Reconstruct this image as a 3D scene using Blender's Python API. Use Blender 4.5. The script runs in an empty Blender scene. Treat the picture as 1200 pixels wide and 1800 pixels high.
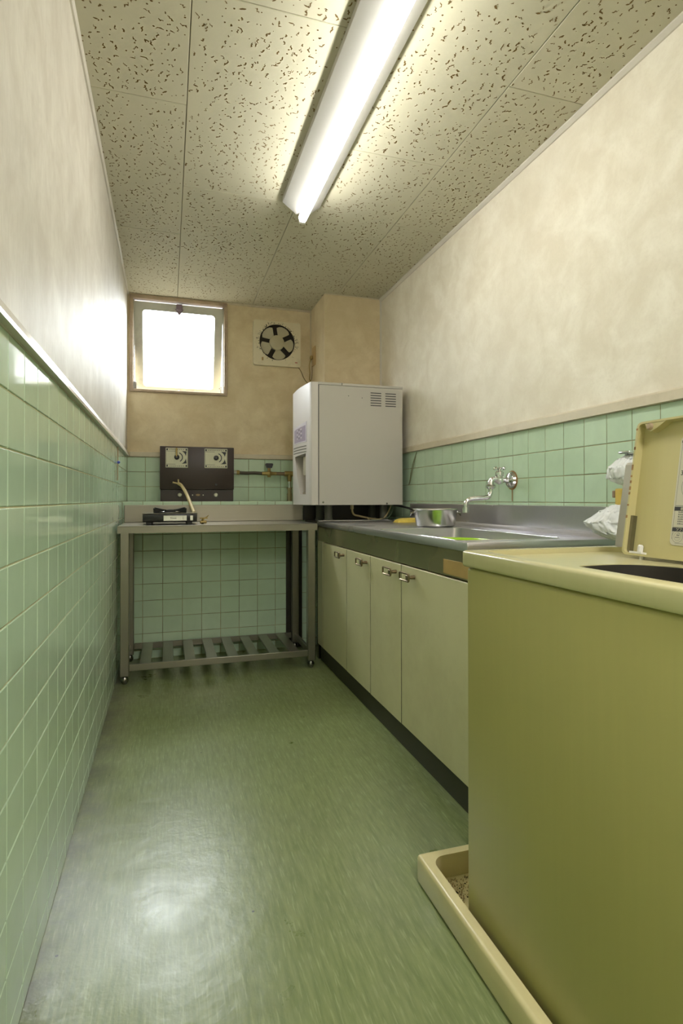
import bpy, bmesh, math, random
from mathutils import Vector, Matrix, noise
R = random.Random(7)
PI = math.pi
D = bpy.data
COL = bpy.context.scene.collection
SC = bpy.context.scene

# ---------------------------------------------------------------- camera
CAMZ = 0.964
FPX, YAW, PITCH, ROLL, SY = 991.4, 0.2986, 0.00645, -0.00099, -28.8
cam = D.cameras.new('camera'); co = D.objects.new('camera', cam); COL.objects.link(co)
cam.sensor_fit = 'HORIZONTAL'; cam.sensor_width = 36.0
cam.lens = FPX / 1200 * 36; cam.shift_y = SY / 1200; cam.clip_start = 0.02
F = Vector((math.sin(YAW) * math.cos(PITCH), math.cos(YAW) * math.cos(PITCH), math.sin(PITCH)))
R0 = Vector((math.cos(YAW), -math.sin(YAW), 0)); U0 = R0.cross(F)
Rv = math.cos(ROLL) * R0 + math.sin(ROLL) * U0; Uv = -math.sin(ROLL) * R0 + math.cos(ROLL) * U0
m = Matrix((Rv, Uv, -F)).transposed().to_4x4(); m.translation = (0, 0, CAMZ)
co.matrix_world = m
SC.camera = co

# ---------------------------------------------------------------- light
w = D.worlds.new('world'); SC.world = w; w.use_nodes = True
bg = w.node_tree.nodes['Background']
bg.inputs[1].default_value = 10.0
_tc = w.node_tree.nodes.new('ShaderNodeTexCoord'); _sx = w.node_tree.nodes.new('ShaderNodeSeparateXYZ'); _rp = w.node_tree.nodes.new('ShaderNodeValToRGB')
w.node_tree.links.new(_tc.outputs['Generated'], _sx.inputs[0]); w.node_tree.links.new(_sx.outputs[2], _rp.inputs[0]); w.node_tree.links.new(_rp.outputs[0], bg.inputs[0])
_rp.color_ramp.elements[0].position = 0.0; _rp.color_ramp.elements[0].color = (0.10, 0.10, 0.09, 1)      # street below the horizon
_rp.color_ramp.elements[1].position = 0.06; _rp.color_ramp.elements[1].color = (0.93, 0.96, 1.0, 1)     # bright overcast sky
TUBE_EMIT = 25.0
FILL_W = 24.0
def area(name, loc, rot, sx, sy, watts, col):
    l = D.lights.new(name, 'AREA'); l.shape = 'RECTANGLE'; l.size = sx; l.size_y = sy
    l.energy = watts; l.color = col
    o = D.objects.new(name, l); COL.objects.link(o); o.location = loc; o.rotation_euler = rot
    return o
# daylight falling in through the window opening
area('window_daylight', (0.08, 4.62, 2.50), (math.radians(-54), 0, 0), 1.0, 0.9, 62, (0.95, 0.96, 1.0))
# unseen fill light added behind the camera to brighten the room
area('unseen_fill_light', (0.55, -0.55, 2.28), (0, 0, 0), 0.25, 1.1, FILL_W, (1.0, 0.98, 0.96))
vs = SC.view_settings
vs.view_transform = 'Standard'; vs.look = 'None'; vs.gamma = 1.0; vs.exposure = 0.58; vs.use_curve_mapping = False

# ---------------------------------------------------------------- materials
MATS = {}
class NT:
    def __init__(s, name):
        s.m = D.materials.new(name); s.m.use_nodes = True; s.t = s.m.node_tree
        s.b = s.t.nodes['Principled BSDF']; s.out = s.t.nodes['Material Output']
    def n(s, typ, **kw):
        nd = s.t.nodes.new(typ)
        for k, v in kw.items():
            if k in nd.inputs: nd.inputs[k].default_value = v
            else: setattr(nd, k, v)
        return nd
    def l(s, a, b): s.t.links.new(a, b)
    def coords(s, scale=(1, 1, 1), obj=True):
        tc = s.n('ShaderNodeTexCoord'); mp = s.n('ShaderNodeMapping'); mp.inputs['Scale'].default_value = scale
        if obj: s.l(tc.outputs['Object'], mp.inputs[0])
        else:
            g = s.n('ShaderNodeNewGeometry'); s.l(g.outputs['Position'], mp.inputs[0])
        return mp.outputs[0]
    def noise(s, vec, scale, detail=4, rough=0.55, dist=0):
        nd = s.n('ShaderNodeTexNoise'); nd.inputs['Scale'].default_value = scale
        nd.inputs['Detail'].default_value = detail; nd.inputs['Roughness'].default_value = rough
        nd.inputs['Distortion'].default_value = dist
        s.l(vec, nd.inputs['Vector']); return nd.outputs['Fac']
    def ramp(s, fac, stops):
        r = s.n('ShaderNodeValToRGB'); e = r.color_ramp.elements
        while len(e) < len(stops): e.new(0.5)
        for i, (p, c) in enumerate(stops):
            e[i].position = p; e[i].color = (c if len(c) == 4 else (*c, 1)) if hasattr(c, '__len__') else (c, c, c, 1)
        s.l(fac, r.inputs[0]); return r.outputs[0]
    def mix(s, a, b, fac, mode='MIX'):
        x = s.n('ShaderNodeMix', data_type='RGBA', blend_type=mode)
        for sock, v in ((x.inputs[0], fac), (x.inputs[6], a), (x.inputs[7], b)):
            if hasattr(v, 'is_linked'): s.l(v, sock)
            elif hasattr(v, '__len__'): sock.default_value = (*v, 1) if len(v) == 3 else v
            else: sock.default_value = v
        return x.outputs[2]
    def bump(s, h, strength=0.3, dist=0.002):
        b = s.n('ShaderNodeBump'); b.inputs['Strength'].default_value = strength; b.inputs['Distance'].default_value = dist
        s.l(h, b.inputs['Height']); s.l(b.outputs[0], s.b.inputs['Normal'])
def base(nt, col, rough=0.5, metal=0.0, spec=0.5):
    if hasattr(col, 'is_linked'): nt.l(col, nt.b.inputs['Base Color'])
    else: nt.b.inputs['Base Color'].default_value = (*col, 1)
    if hasattr(rough, 'is_linked'): nt.l(rough, nt.b.inputs['Roughness'])
    else: nt.b.inputs['Roughness'].default_value = rough
    nt.b.inputs['Metallic'].default_value = metal
    nt.b.inputs['Specular IOR Level'].default_value = spec
def simple(name, col, rough=0.5, metal=0.0, var=0.12, scale=18, dirt=None, bump=0.0, world=False):
    nt = NT(name); v = nt.coords(obj=not world)
    f = nt.noise(v, scale)
    c = nt.mix(tuple(x * (1 - var) for x in col), tuple(min(1, x * (1 + var)) for x in col), f)
    if dirt:
        f2 = nt.ramp(nt.noise(v, scale * 0.35, 6, 0.7), [(0.52, 0.0), (0.75, 1.0)])
        mm = nt.n('ShaderNodeMath', operation='MULTIPLY'); nt.l(f2, mm.inputs[0]); mm.inputs[1].default_value = dirt[3]
        c = nt.mix(c, dirt[:3], mm.outputs[0])
    r = nt.ramp(f, [(0.3, max(0, rough - 0.02)), (0.7, min(1, rough + 0.02))])
    base(nt, c, r, metal)
    if bump: nt.bump(f, bump)
    MATS[name] = nt.m; return nt.m

def wallpaper(name, c1, c2, streak):
    nt = NT(name); v = nt.coords(obj=False)
    f1 = nt.noise(v, 7.5, 5, 0.62, 0.35); f2 = nt.noise(v, 1.2, 3, 0.5)
    c = nt.mix(c1, c2, nt.ramp(f1, [(0.36, 0.0), (0.64, 1.0)]))
    c = nt.mix(c, tuple(x * 0.86 for x in c1), nt.ramp(f2, [(0.45, 0.0), (0.75, 0.6)]))
    # fine paper relief
    v2 = nt.coords((60, 60, 9) if streak else (45, 45, 45), obj=False)
    f3 = nt.noise(v2, 2.2, 3, 0.6)
    c = nt.mix(c, tuple(x * 0.82 for x in c1), nt.ramp(f3, [(0.5, 0.0), (0.8, 0.45 if streak else 0.22)]))
    base(nt, c, 0.55 if streak else 0.6, 0, 0.3)
    nt.bump(f3, 0.35 if streak else 0.15, 0.0015)
    MATS[name] = nt.m; return nt.m
WP_L = wallpaper('wallpaper_left', (0.60, 0.55, 0.47), (0.72, 0.68, 0.60), True)
WP_R = wallpaper('wallpaper_right', (0.75, 0.685, 0.555), (0.87, 0.82, 0.70), False)
WP_B = wallpaper('wallpaper_back', (0.66, 0.54, 0.34), (0.78, 0.67, 0.46), False)
def tile_mat(name, c1, c2):
    nt = NT(name); oi = nt.n('ShaderNodeObjectInfo'); v = nt.coords(obj=False)
    c = nt.mix(c1, c2, oi.outputs['Random'])
    c = nt.mix(c, tuple(x * 0.9 for x in c1), nt.ramp(nt.noise(v, 14, 3), [(0.4, 0.0), (0.75, 0.5)]))
    base(nt, c, 0.09, 0, 0.5)
    nt.bump(nt.noise(v, 9, 2), 0.10, 0.004)
    MATS[name] = nt.m; return nt.m
TILE = tile_mat('green_glazed_tile', (0.50, 0.65, 0.475), (0.54, 0.69, 0.515))
def grout_mat():
    nt = NT('grout'); v = nt.coords(obj=False)
    f = nt.noise(v, 5, 5, 0.65)
    c = nt.mix((0.42, 0.40, 0.22), (0.16, 0.12, 0.045), nt.ramp(f, [(0.42, 0.0), (0.66, 1.0)]))
    base(nt, c, 0.8); MATS['grout'] = nt.m; return nt.m
GROUT = grout_mat()
GROUT_L = simple('grout_pale', (0.52, 0.49, 0.30), 0.6, var=0.35, scale=4, world=True)
CEIL = simple('ceiling_board', (0.56, 0.53, 0.40), 0.8, var=0.06, scale=3, world=True)
CEIL_GAP = simple('ceiling_joint', (0.27, 0.22, 0.12), 0.9)
FISS = simple('fissure', (0.16, 0.10, 0.03), 0.9, var=0.3, scale=30)
def floor_mat():
    nt = NT('linoleum'); v = nt.coords((60, 5.5, 1), obj=False); v0 = nt.coords(obj=False)
    f = nt.noise(v, 1.6, 4, 0.6, 0.3)
    c = nt.mix((0.155, 0.195, 0.07), (0.225, 0.265, 0.11), nt.ramp(f, [(0.35, 0.0), (0.65, 1.0)]))
    f2 = nt.noise(nt.coords((150, 13, 1), obj=False), 1.3, 2, 0.5)
    c = nt.mix(c, (0.36, 0.41, 0.22), nt.ramp(f2, [(0.56, 0.0), (0.72, 0.5)]))
    # worn paths and grime of their own shape
    f3 = nt.noise(v0, 2.6, 6, 0.65)
    c = nt.mix(c, (0.16, 0.17, 0.095), nt.ramp(f3, [(0.45, 0.0), (0.8, 0.35)]))
    # grime along the wall foot
    sx = nt.n('ShaderNodeSeparateXYZ'); nt.l(v0, sx.inputs[0])
    mr = nt.n('ShaderNodeMapRange'); mr.inputs['From Min'].default_value = -0.262; mr.inputs['From Max'].default_value = -0.14
    mr.inputs['To Min'].default_value = 0.85; mr.inputs['To Max'].default_value = 0.0
    nt.l(sx.outputs[0], mr.inputs['Value'])
    mm = nt.n('ShaderNodeMath', operation='MULTIPLY'); nt.l(mr.outputs[0], mm.inputs[0])
    nt.l(nt.ramp(nt.noise(v0, 9, 5, 0.7), [(0.3, 0.15), (0.6, 1.0)]), mm.inputs[1])
    c = nt.mix(c, (0.085, 0.08, 0.055), mm.outputs[0])
    vo = nt.n('ShaderNodeTexVoronoi'); vo.inputs['Scale'].default_value = 7; nt.l(v0, vo.inputs['Vector'])
    c = nt.mix(c, (0.02, 0.02, 0.015), nt.ramp(vo.outputs['Distance'], [(0.018, 1.0), (0.026, 0.0)]))
    r = nt.ramp(nt.noise(v0, 6, 5, 0.6), [(0.3, 0.27), (0.7, 0.36)])
    base(nt, c, r, 0, 0.55)
    nt.bump(nt.noise(v0, 16, 4, 0.6), 0.22, 0.006)
    MATS['linoleum'] = nt.m; return nt.m
FLOOR = floor_mat()
def steel(name, col, rough, scale=(4, 90, 90), dirty=0.0):
    nt = NT(name); v = nt.coords(scale, obj=False); v0 = nt.coords(obj=False)
    f = nt.noise(v, 3, 4, 0.6); g = nt.noise(v0, 4, 2, 0.5)
    c = nt.mix(col, tuple(x * 0.93 for x in col), f)
    c = nt.mix(c, (0.16, 0.13, 0.08), nt.ramp(g, [(0.4, 0.0), (0.9, dirty * 0.25)]))
    r = nt.ramp(g, [(0.3, rough - 0.03), (0.75, rough + 0.04)])
    base(nt, c, r, 0.92)
    MATS[name] = nt.m; return nt.m
STEEL = steel('brushed_steel', (0.62, 0.60, 0.63), 0.30, (1, 25, 25), 0.3)
STEEL_T = steel('table_steel', (0.33, 0.31, 0.26), 0.32, (1, 25, 25), 0.5)
STEEL_O = steel('apron_steel', (0.50, 0.45, 0.28), 0.27, (25, 1, 25), 0.3)
CHROME = simple('chrome', (0.72, 0.72, 0.72), 0.13, 1.0, var=0.15, scale=30)
CHROME_D = simple('dark_chrome', (0.30, 0.29, 0.27), 0.2, 1.0, var=0.2, scale=30)
ALU = simple('spun_aluminium', (0.68, 0.68, 0.66), 0.24, 1.0, var=0.08, scale=12)
BRASS = simple('old_brass', (0.36, 0.27, 0.10), 0.4, 0.8, var=0.3, scale=40)
BRONZE = simple('bronze_handle', (0.20, 0.15, 0.08), 0.35, 0.8, var=0.3, scale=40)
CREAM = simple('cream_cabinet', (0.60, 0.56, 0.34), 0.42, var=0.07, scale=5, dirt=(0.35, 0.29, 0.13, 0.35), world=True)
KICK = simple('dark_kickboard', (0.045, 0.042, 0.024), 0.6, var=0.3, scale=9, world=True)
CARC_SHADE = simple('carcass_seam_shade', (0.03, 0.026, 0.014), 0.8, var=0.15)  # carcass and door edges, darkened to paint in the shade of the seams
def washer_mat(name, col, rough):
    nt = NT(name); v = nt.coords((1, 40, 2), obj=False)
    f = nt.noise(v, 2, 3, 0.5); g = nt.noise(nt.coords(obj=False), 2.4, 4)
    c = nt.mix(tuple(x * 0.93 for x in col), tuple(x * 1.05 for x in col), f)
    c = nt.mix(c, tuple(x * 0.9 for x in col), g)
    base(nt, c, rough, 0, 0.5); MATS[name] = nt.m; return nt.m
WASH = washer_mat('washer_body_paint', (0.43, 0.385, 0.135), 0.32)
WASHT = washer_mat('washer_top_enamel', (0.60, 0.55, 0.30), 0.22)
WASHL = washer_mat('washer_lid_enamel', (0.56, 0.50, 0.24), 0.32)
TRAY = simple('tray_plastic', (0.62, 0.54, 0.28), 0.32, var=0.06, dirt=(0.33, 0.27, 0.12, 0.3), scale=8, world=True)
DEBRIS = simple('grit_tan', (0.36, 0.26, 0.13), 0.9, var=0.4, scale=60)
DEBRIS_D = simple('grit_dark', (0.035, 0.028, 0.018), 0.9, var=0.4, scale=60)
PANEL = simple('console_plastic', (0.40, 0.38, 0.31), 0.4, var=0.05)
PANELD = simple('console_window', (0.07, 0.10, 0.075), 0.15, var=0.2)
TUB = simple('tub_interior', (0.035, 0.03, 0.022), 0.5, var=0.3)
WHITE = simple('white_plastic', (0.72, 0.71, 0.66), 0.35, var=0.04)
OFFW = simple('fan_plastic', (0.74, 0.67, 0.48), 0.4, var=0.05, dirt=(0.25, 0.18, 0.08, 0.25), scale=20)
BLADE = simple('fan_blade_plastic', (0.50, 0.46, 0.31), 0.4, var=0.1)
SOOT = simple('soot', (0.03, 0.022, 0.015), 0.8, var=0.4, scale=60)
BLACK = simple('black_plastic', (0.015, 0.014, 0.013), 0.3, var=0.2)
RUBBER = simple('black_rubber', (0.02, 0.02, 0.018), 0.6)
BROWN = simple('brown_enamel', (0.034, 0.019, 0.014), 0.38, var=0.12, scale=14)
BROWN2 = simple('brown_enamel_lower', (0.024, 0.012, 0.008), 0.4, var=0.12, scale=14)
PLATE = simple('dial_plate', (0.62, 0.60, 0.44), 0.45, var=0.08, scale=60)
INK = simple('ink', (0.03, 0.03, 0.035), 0.6, var=0.1)
INKG = simple('grey_ink', (0.17, 0.17, 0.15), 0.6, var=0.1)
PAPER = simple('label_paper', (0.56, 0.53, 0.40), 0.5, var=0.05)
HOSE = simple('cream_rubber_hose', (0.56, 0.45, 0.22), 0.5, var=0.1, scale=30)
BOXW = simple('dispenser_paint', (0.50, 0.475, 0.43), 0.36, var=0.03, scale=3, world=True)
BOXC = simple('dispenser_edge_paint', (0.56, 0.53, 0.36), 0.4, var=0.04)
BOXF = simple('dispenser_front_plastic', (0.60, 0.56, 0.53), 0.42, var=0.01)
NICHE = simple('niche_plastic', (0.20, 0.17, 0.10), 0.45, var=0.1)
STICK = simple('violet_sticker', (0.32, 0.27, 0.37), 0.3, var=0.2, scale=40)
WOOD = simple('painted_wood_trim', (0.62, 0.55, 0.41), 0.45, var=0.1, scale=14, dirt=(0.22, 0.15, 0.07, 0.3), world=True)
WOODL = simple('pale_wood_trim', (0.66, 0.62, 0.55), 0.25, var=0.08, scale=14, world=True)
WFRAME = simple('stained_window_frame', (0.42, 0.32, 0.22), 0.45, var=0.25, scale=20, dirt=(0.10, 0.05, 0.03, 0.6), world=True)
SASH = simple('grey_sash_paint', (0.46, 0.47, 0.40), 0.45, var=0.08, scale=10, dirt=(0.16, 0.11, 0.12, 0.5), world=True)
LAMPB = simple('lamp_enamel', (0.50, 0.49, 0.46), 0.35, var=0.03)
YELL = simple('yellow_cloth', (0.72, 0.55, 0.10), 0.8, var=0.1, scale=40, bump=0.3)
LIME = simple('lime_plastic', (0.40, 0.66, 0.03), 0.35, var=0.03)
TAPE = simple('tan_tape', (0.42, 0.28, 0.09), 0.5, var=0.12, scale=25, dirt=(0.3, 0.15, 0.04, 0.3))
BLUE = simple('blue_bead', (0.06, 0.08, 0.5), 0.4)
GREYT = simple('grey_rag', (0.45, 0.50, 0.55), 0.8, var=0.2)
RUST = simple('rust_stain', (0.32, 0.18, 0.07), 0.8, var=0.4, scale=80)
OUTLET = simple('outlet_plastic', (0.52, 0.36, 0.16), 0.45)
def emit_mat(name, col, s):
    nt = NT(name); e = nt.n('ShaderNodeEmission'); e.inputs[0].default_value = (*col, 1); e.inputs[1].default_value = s
    nt.l(e.outputs[0], nt.out.inputs[0]); return nt.m
TUBE = emit_mat('lit_tube', (1.0, 0.98, 0.91), TUBE_EMIT)
def glass_mat():
    nt = NT('window_glass'); t = nt.n('ShaderNodeBsdfTransparent'); t.inputs[0].default_value = (0.93, 0.95, 0.94, 1)
    g = nt.n('ShaderNodeBsdfGlossy'); g.inputs['Roughness'].default_value = 0.05
    mx = nt.n('ShaderNodeMixShader'); mx.inputs[0].default_value = 0.07
    nt.l(t.outputs[0], mx.inputs[1]); nt.l(g.outputs[0], mx.inputs[2]); nt.l(mx.outputs[0], nt.out.inputs[0]); return nt.m
GLASS = glass_mat()
def bag_mat():
    nt = NT('plastic_bag'); d = nt.b; base(nt, (0.92, 0.94, 0.95), 0.22, 0, 0.6)
    t = nt.n('ShaderNodeBsdfTransparent'); mx = nt.n('ShaderNodeMixShader'); mx.inputs[0].default_value = 0.8
    nt.l(t.outputs[0], mx.inputs[1]); nt.l(d.outputs[0], mx.inputs[2]); nt.l(mx.outputs[0], nt.out.inputs[0])
    nt.bump(nt.noise(nt.coords(obj=False), 60, 4), 0.5, 0.004); return nt.m
BAG = bag_mat()

# ---------------------------------------------------------------- mesh helpers
class MB:
    def __init__(s): s.bm = bmesh.new(); s.mi = 0
    def _tag(s, fs):
        for f in fs: f.material_index = s.mi
    def box(s, x0, x1, y0, y1, z0, z1, bev=0.0, seg=1):
        t = bmesh.new(); bmesh.ops.create_cube(t, size=1)
        for v in t.verts:
            v.co = ((x0 + x1) / 2 + v.co.x * (x1 - x0), (y0 + y1) / 2 + v.co.y * (y1 - y0), (z0 + z1) / 2 + v.co.z * (z1 - z0))
        if bev: bmesh.ops.bevel(t, geom=t.edges[:], offset=bev, segments=seg, affect='EDGES', profile=0.5)
        return s.merge(t)
    def merge(s, t, M=None):
        if M is not None: t.transform(M)
        me = D.meshes.new('tmp'); t.to_mesh(me); t.free()
        n = len(s.bm.faces); s.bm.from_mesh(me); D.meshes.remove(me)
        s.bm.faces.ensure_lookup_table(); s._tag(s.bm.faces[n:]); return s
    def poly(s, pts, faces):
        vs_ = [s.bm.verts.new(p) for p in pts]
        s._tag([s.bm.faces.new([vs_[i] for i in f]) for f in faces]); return s
    def prism(s, prof, axis, a, b, cap=True):
        """prof: 2D points; extruded along axis from a to b."""
        def P(u, v, t): return {0: (t, u, v), 1: (u, t, v), 2: (u, v, t)}[axis]
        n = len(prof); vs_ = [s.bm.verts.new(P(u, v, a)) for u, v in prof] + [s.bm.verts.new(P(u, v, b)) for u, v in prof]
        fs = [s.bm.faces.new((vs_[i], vs_[(i + 1) % n], vs_[n + (i + 1) % n], vs_[n + i])) for i in range(n)]
        if cap: fs += [s.bm.faces.new(vs_[:n][::-1]), s.bm.faces.new(vs_[n:])]
        s._tag(fs); return s
    def tube(s, pts, r, n=10, cap=True, closed=False):
        pts = [Vector(p) for p in pts]; rs = r if hasattr(r, '__len__') else [r] * len(pts)
        rings = []; up = None
        for i, p in enumerate(pts):
            if closed: t = pts[(i + 1) % len(pts)] - pts[i - 1]
            else: t = pts[min(i + 1, len(pts) - 1)] - pts[max(i - 1, 0)]
            t.normalize()
            if up is None: up = t.orthogonal().normalized()
            up = (up - t * up.dot(t)); up = up.normalized() if up.length > 1e-6 else t.orthogonal().normalized()
            q = t.cross(up)
            rings.append([s.bm.verts.new(p + (up * math.cos(2 * PI * k / n) + q * math.sin(2 * PI * k / n)) * rs[i]) for k in range(n)])
        fs = []
        for i in range(len(rings) - (0 if closed else 1)):
            a, b = rings[i], rings[(i + 1) % len(rings)]
            fs += [s.bm.faces.new((a[k], a[(k + 1) % n], b[(k + 1) % n], b[k])) for k in range(n)]
        if cap and not closed: fs += [s.bm.faces.new(rings[0][::-1]), s.bm.faces.new(rings[-1])]
        s._tag(fs); return s
    def lathe(s, prof, c=(0, 0, 0), axis='Z', n=28):
        """prof: list of (r, h) from c along axis."""
        c = Vector(c); A = {'X': (Vector((1, 0, 0)), Vector((0, 1, 0)), Vector((0, 0, 1))), 'Y': (Vector((0, 1, 0)), Vector((0, 0, 1)), Vector((1, 0, 0))), 'Z': (Vector((0, 0, 1)), Vector((1, 0, 0)), Vector((0, 1, 0)))}[axis]
        rings = []
        for r, h in prof:
            if r < 1e-6: rings.append([s.bm.verts.new(c + A[0] * h)])
            else: rings.append([s.bm.verts.new(c + A[0] * h + (A[1] * math.cos(2 * PI * k / n) + A[2] * math.sin(2 * PI * k / n)) * r) for k in range(n)])
        fs = []
        for a, b in zip(rings, rings[1:]):
            for k in range(n):
                k2 = (k + 1) % n
                if len(a) == 1 and len(b) == 1: continue
                if len(a) == 1: fs.append(s.bm.faces.new((a[0], b[k2], b[k])))
                elif len(b) == 1: fs.append(s.bm.faces.new((a[k], a[k2], b[0])))
                else: fs.append(s.bm.faces.new((a[k], a[k2], b[k2], b[k])))
        s._tag(fs); return s
    def build(s, name, mat, parent=None, loc=None, smooth=35, **props):
        bmesh.ops.recalc_face_normals(s.bm, faces=s.bm.faces[:])
        me = D.meshes.new(name); 
        if loc is not None: s.bm.transform(Matrix.Translation(-Vector(loc)))
        s.bm.to_mesh(me); s.bm.free()
        for mt in (mat if isinstance(mat, (list, tuple)) else [mat]): me.materials.append(mt)
        if smooth:
            for p in me.polygons: p.use_smooth = True
            me.set_sharp_from_angle(angle=math.radians(smooth))
        o = D.objects.new(name, me); COL.objects.link(o)
        if loc is not None: o.location = loc
        if parent: put(o, parent)
        for k, v in props.items(): o[k] = v
        return o
def put(o, parent):
    bpy_loc = o.location.copy(); o.parent = parent
    pw = parent.location.copy(); q = parent.parent
    while q: pw += q.location; q = q.parent
    o.location = bpy_loc - pw
def thing(name, label, cat, loc, group=None):
    o = D.objects.new(name, None); COL.objects.link(o); o.location = loc; o.empty_display_size = 0.05
    o['label'] = label; o['category'] = cat
    if group: o['group'] = group
    return o
def tag(o, label, cat, group=None):
    o['label'] = label; o['category'] = cat
    if group: o['group'] = group
    return o
def bool_diff(o, cutters):
    for c in cutters:
        md = o.modifiers.new('b', 'BOOLEAN'); md.operation = 'DIFFERENCE'; md.solver = 'EXACT'; md.object = c
    bpy.context.view_layer.update()
    dg = bpy.context.evaluated_depsgraph_get(); ev = o.evaluated_get(dg)
    me = D.meshes.new_from_object(ev); o.modifiers.clear(); old = o.data; o.data = me; me.name = old.name
    for c in cutters: D.objects.remove(c, do_unlink=True)
    me.set_sharp_from_angle(angle=math.radians(35))
def spline(pts, n=8):
    pts = [Vector(p) for p in pts]; out = []
    for i in range(len(pts) - 1):
        p0 = pts[max(i - 1, 0)]; p1 = pts[i]; p2 = pts[i + 1]; p3 = pts[min(i + 2, len(pts) - 1)]
        for k in range(n):
            t = k / n
            out.append(0.5 * ((2 * p1) + (-p0 + p2) * t + (2 * p0 - 5 * p1 + 4 * p2 - p3) * t * t + (-p0 + 3 * p1 - 3 * p2 + p3) * t ** 3))
    out.append(pts[-1]); return out
def rrect(u0, u1, v0, v1, r, n=5):
    out = []
    for cx, cy, a0 in ((u1 - r, v1 - r, 0), (u0 + r, v1 - r, 90), (u0 + r, v0 + r, 180), (u1 - r, v0 + r, 270)):
        for k in range(n + 1):
            a = math.radians(a0 + 90 * k / n); out.append((cx + r * math.cos(a), cy + r * math.sin(a)))
    return out
def text_mesh(name, body, size, mat, parent, M, extrude=0.0002):
    cu = D.curves.new(name, 'FONT'); cu.body = body; cu.size = size; cu.extrude = extrude; cu.resolution_u = 3
    t = D.objects.new('t', cu); COL.objects.link(t); bpy.context.view_layer.update()
    me = D.meshes.new_from_object(t.evaluated_get(bpy.context.evaluated_depsgraph_get()))
    D.objects.remove(t, do_unlink=True); me.transform(M); me.materials.clear(); me.materials.append(mat)
    o = D.objects.new(name, me); COL.objects.link(o); put(o, parent) if parent else None
    return o
Q = 'structure'

# ---------------------------------------------------------------- room numbers
XL, XR, YN, YB, ZC = -0.261, 1.416, -1.3, 4.036, 2.352
YL = 3.62; ZL = 0.9506; ZT = 1.2506           # low tiled ledge at the far end; top of the tiling
TW = 0.1158; TH = 0.1; GAP = 0.0028

# ---------------------------------------------------------------- setting: floor, walls, ceiling
MB().box(XL - 0.1, XR + 0.1, YN, YB, -0.1, 0).build('floor', FLOOR, kind=Q, smooth=0)
MB().box(XL - 0.12, XR + 0.12, YN, YB + 0.12, ZC + 0.010, ZC + 0.12).build('ceiling', CEIL_GAP, kind=Q, smooth=0)
ceiling = D.objects['ceiling']
def two(name, lower, upper, mats):
    b = MB(); b.box(*lower); b.mi = 1; b.box(*upper); return b.build(name, mats, kind=Q, smooth=0)
wall_left = two('wall_left', (XL - 0.12, XL - 0.0020, YN, YB, 0, ZT), (XL - 0.12, XL, YN, YB, ZT, ZC + 0.01), [GROUT_L, WP_L])
wall_right = two('wall_right', (XR + 0.0020, XR + 0.12, YN, YB, 0, ZT), (XR, XR + 0.12, YN, YB, ZT, ZC + 0.01), [GROUT, WP_R])
MB().box(XL - 0.12, XR + 0.12, YN - 0.12, YN, 0, ZC + 0.01).build('wall_near', WP_R, kind=Q, smooth=0)
# back wall with the window opening
WX0, WX1, WZ0, WZ1 = -0.246, 0.400, 1.690, 2.344
b = MB()
b.box(XL - 0.1, XR + 0.1, YB + 0.0020, YB + 0.12, 0, ZT); b.mi = 1
b.box(XL - 0.1, XR + 0.1, YB, YB + 0.12, ZT, WZ0)
b.box(XL - 0.1, WX0, YB, YB + 0.12, WZ0, ZC + 0.01)
b.box(WX1, XR + 0.1, YB, YB + 0.12, WZ0, ZC + 0.01)
b.box(WX0, WX1, YB, YB + 0.12, WZ1, ZC + 0.01)
wall_back = b.build('wall_back', [GROUT, WP_B], kind=Q, smooth=0)
# low tiled ledge across the far end
wall_ledge = MB().box(XL, XR, YL + 0.0020, YB + 0.006, 0, ZL - 0.0020).build('wall_ledge', GROUT, kind=Q, smooth=0)
# papered column in the far right corner
CX, CY = 1.008, 3.655
wall_corner = MB().box(CX, XR, CY, YB, ZL, ZC).build('wall_corner', WP_B, kind=Q, smooth=0)

# wall tiles --------------------------------------------------
def tile_mesh(wd, ht, t=0.003):
    """slab in local XZ with its face towards -Y at y=0, chamfered rim."""
    me_b = bmesh.new(); c = 0.0016; d = 0.0012
    o = [(-wd / 2, -ht / 2), (wd / 2, -ht / 2), (wd / 2, ht / 2), (-wd / 2, ht / 2)]
    i = [(x - c * (1 if x > 0 else -1), z - c * (1 if z > 0 else -1)) for x, z in o]
    back = [me_b.verts.new((x, t, z)) for x, z in o]; rim = [me_b.verts.new((x, d, z)) for x, z in o]
    face = [me_b.verts.new((x, 0.0, z)) for x, z in i]
    for k in range(4):
        j = (k + 1) % 4
        me_b.faces.new((back[k], back[j], rim[j], rim[k])); me_b.faces.new((rim[k], rim[j], face[j], face[k]))
    me_b.faces.new(face); me_b.faces.new(back[::-1])
    bmesh.ops.recalc_face_normals(me_b, faces=me_b.faces[:])
    me = D.meshes.new('tile'); me_b.to_mesh(me); me_b.free(); me.materials.append(TILE); return me
TMESH = {}
def get_tile(wd, ht):
    k = (round(wd, 4), round(ht, 4))
    if k not in TMESH: TMESH[k] = tile_mesh(*k)
    return TMESH[k]
def seen(p):
    d = Vector(p) - Vector((0, 0, CAMZ)); z = d.dot(F)
    if z < 0.1: return False
    x = FPX * d.dot(Rv) / z; y = 871.2 - FPX * d.dot(Uv) / z
    return -660 < x < 660 and -60 < y < 1860
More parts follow.
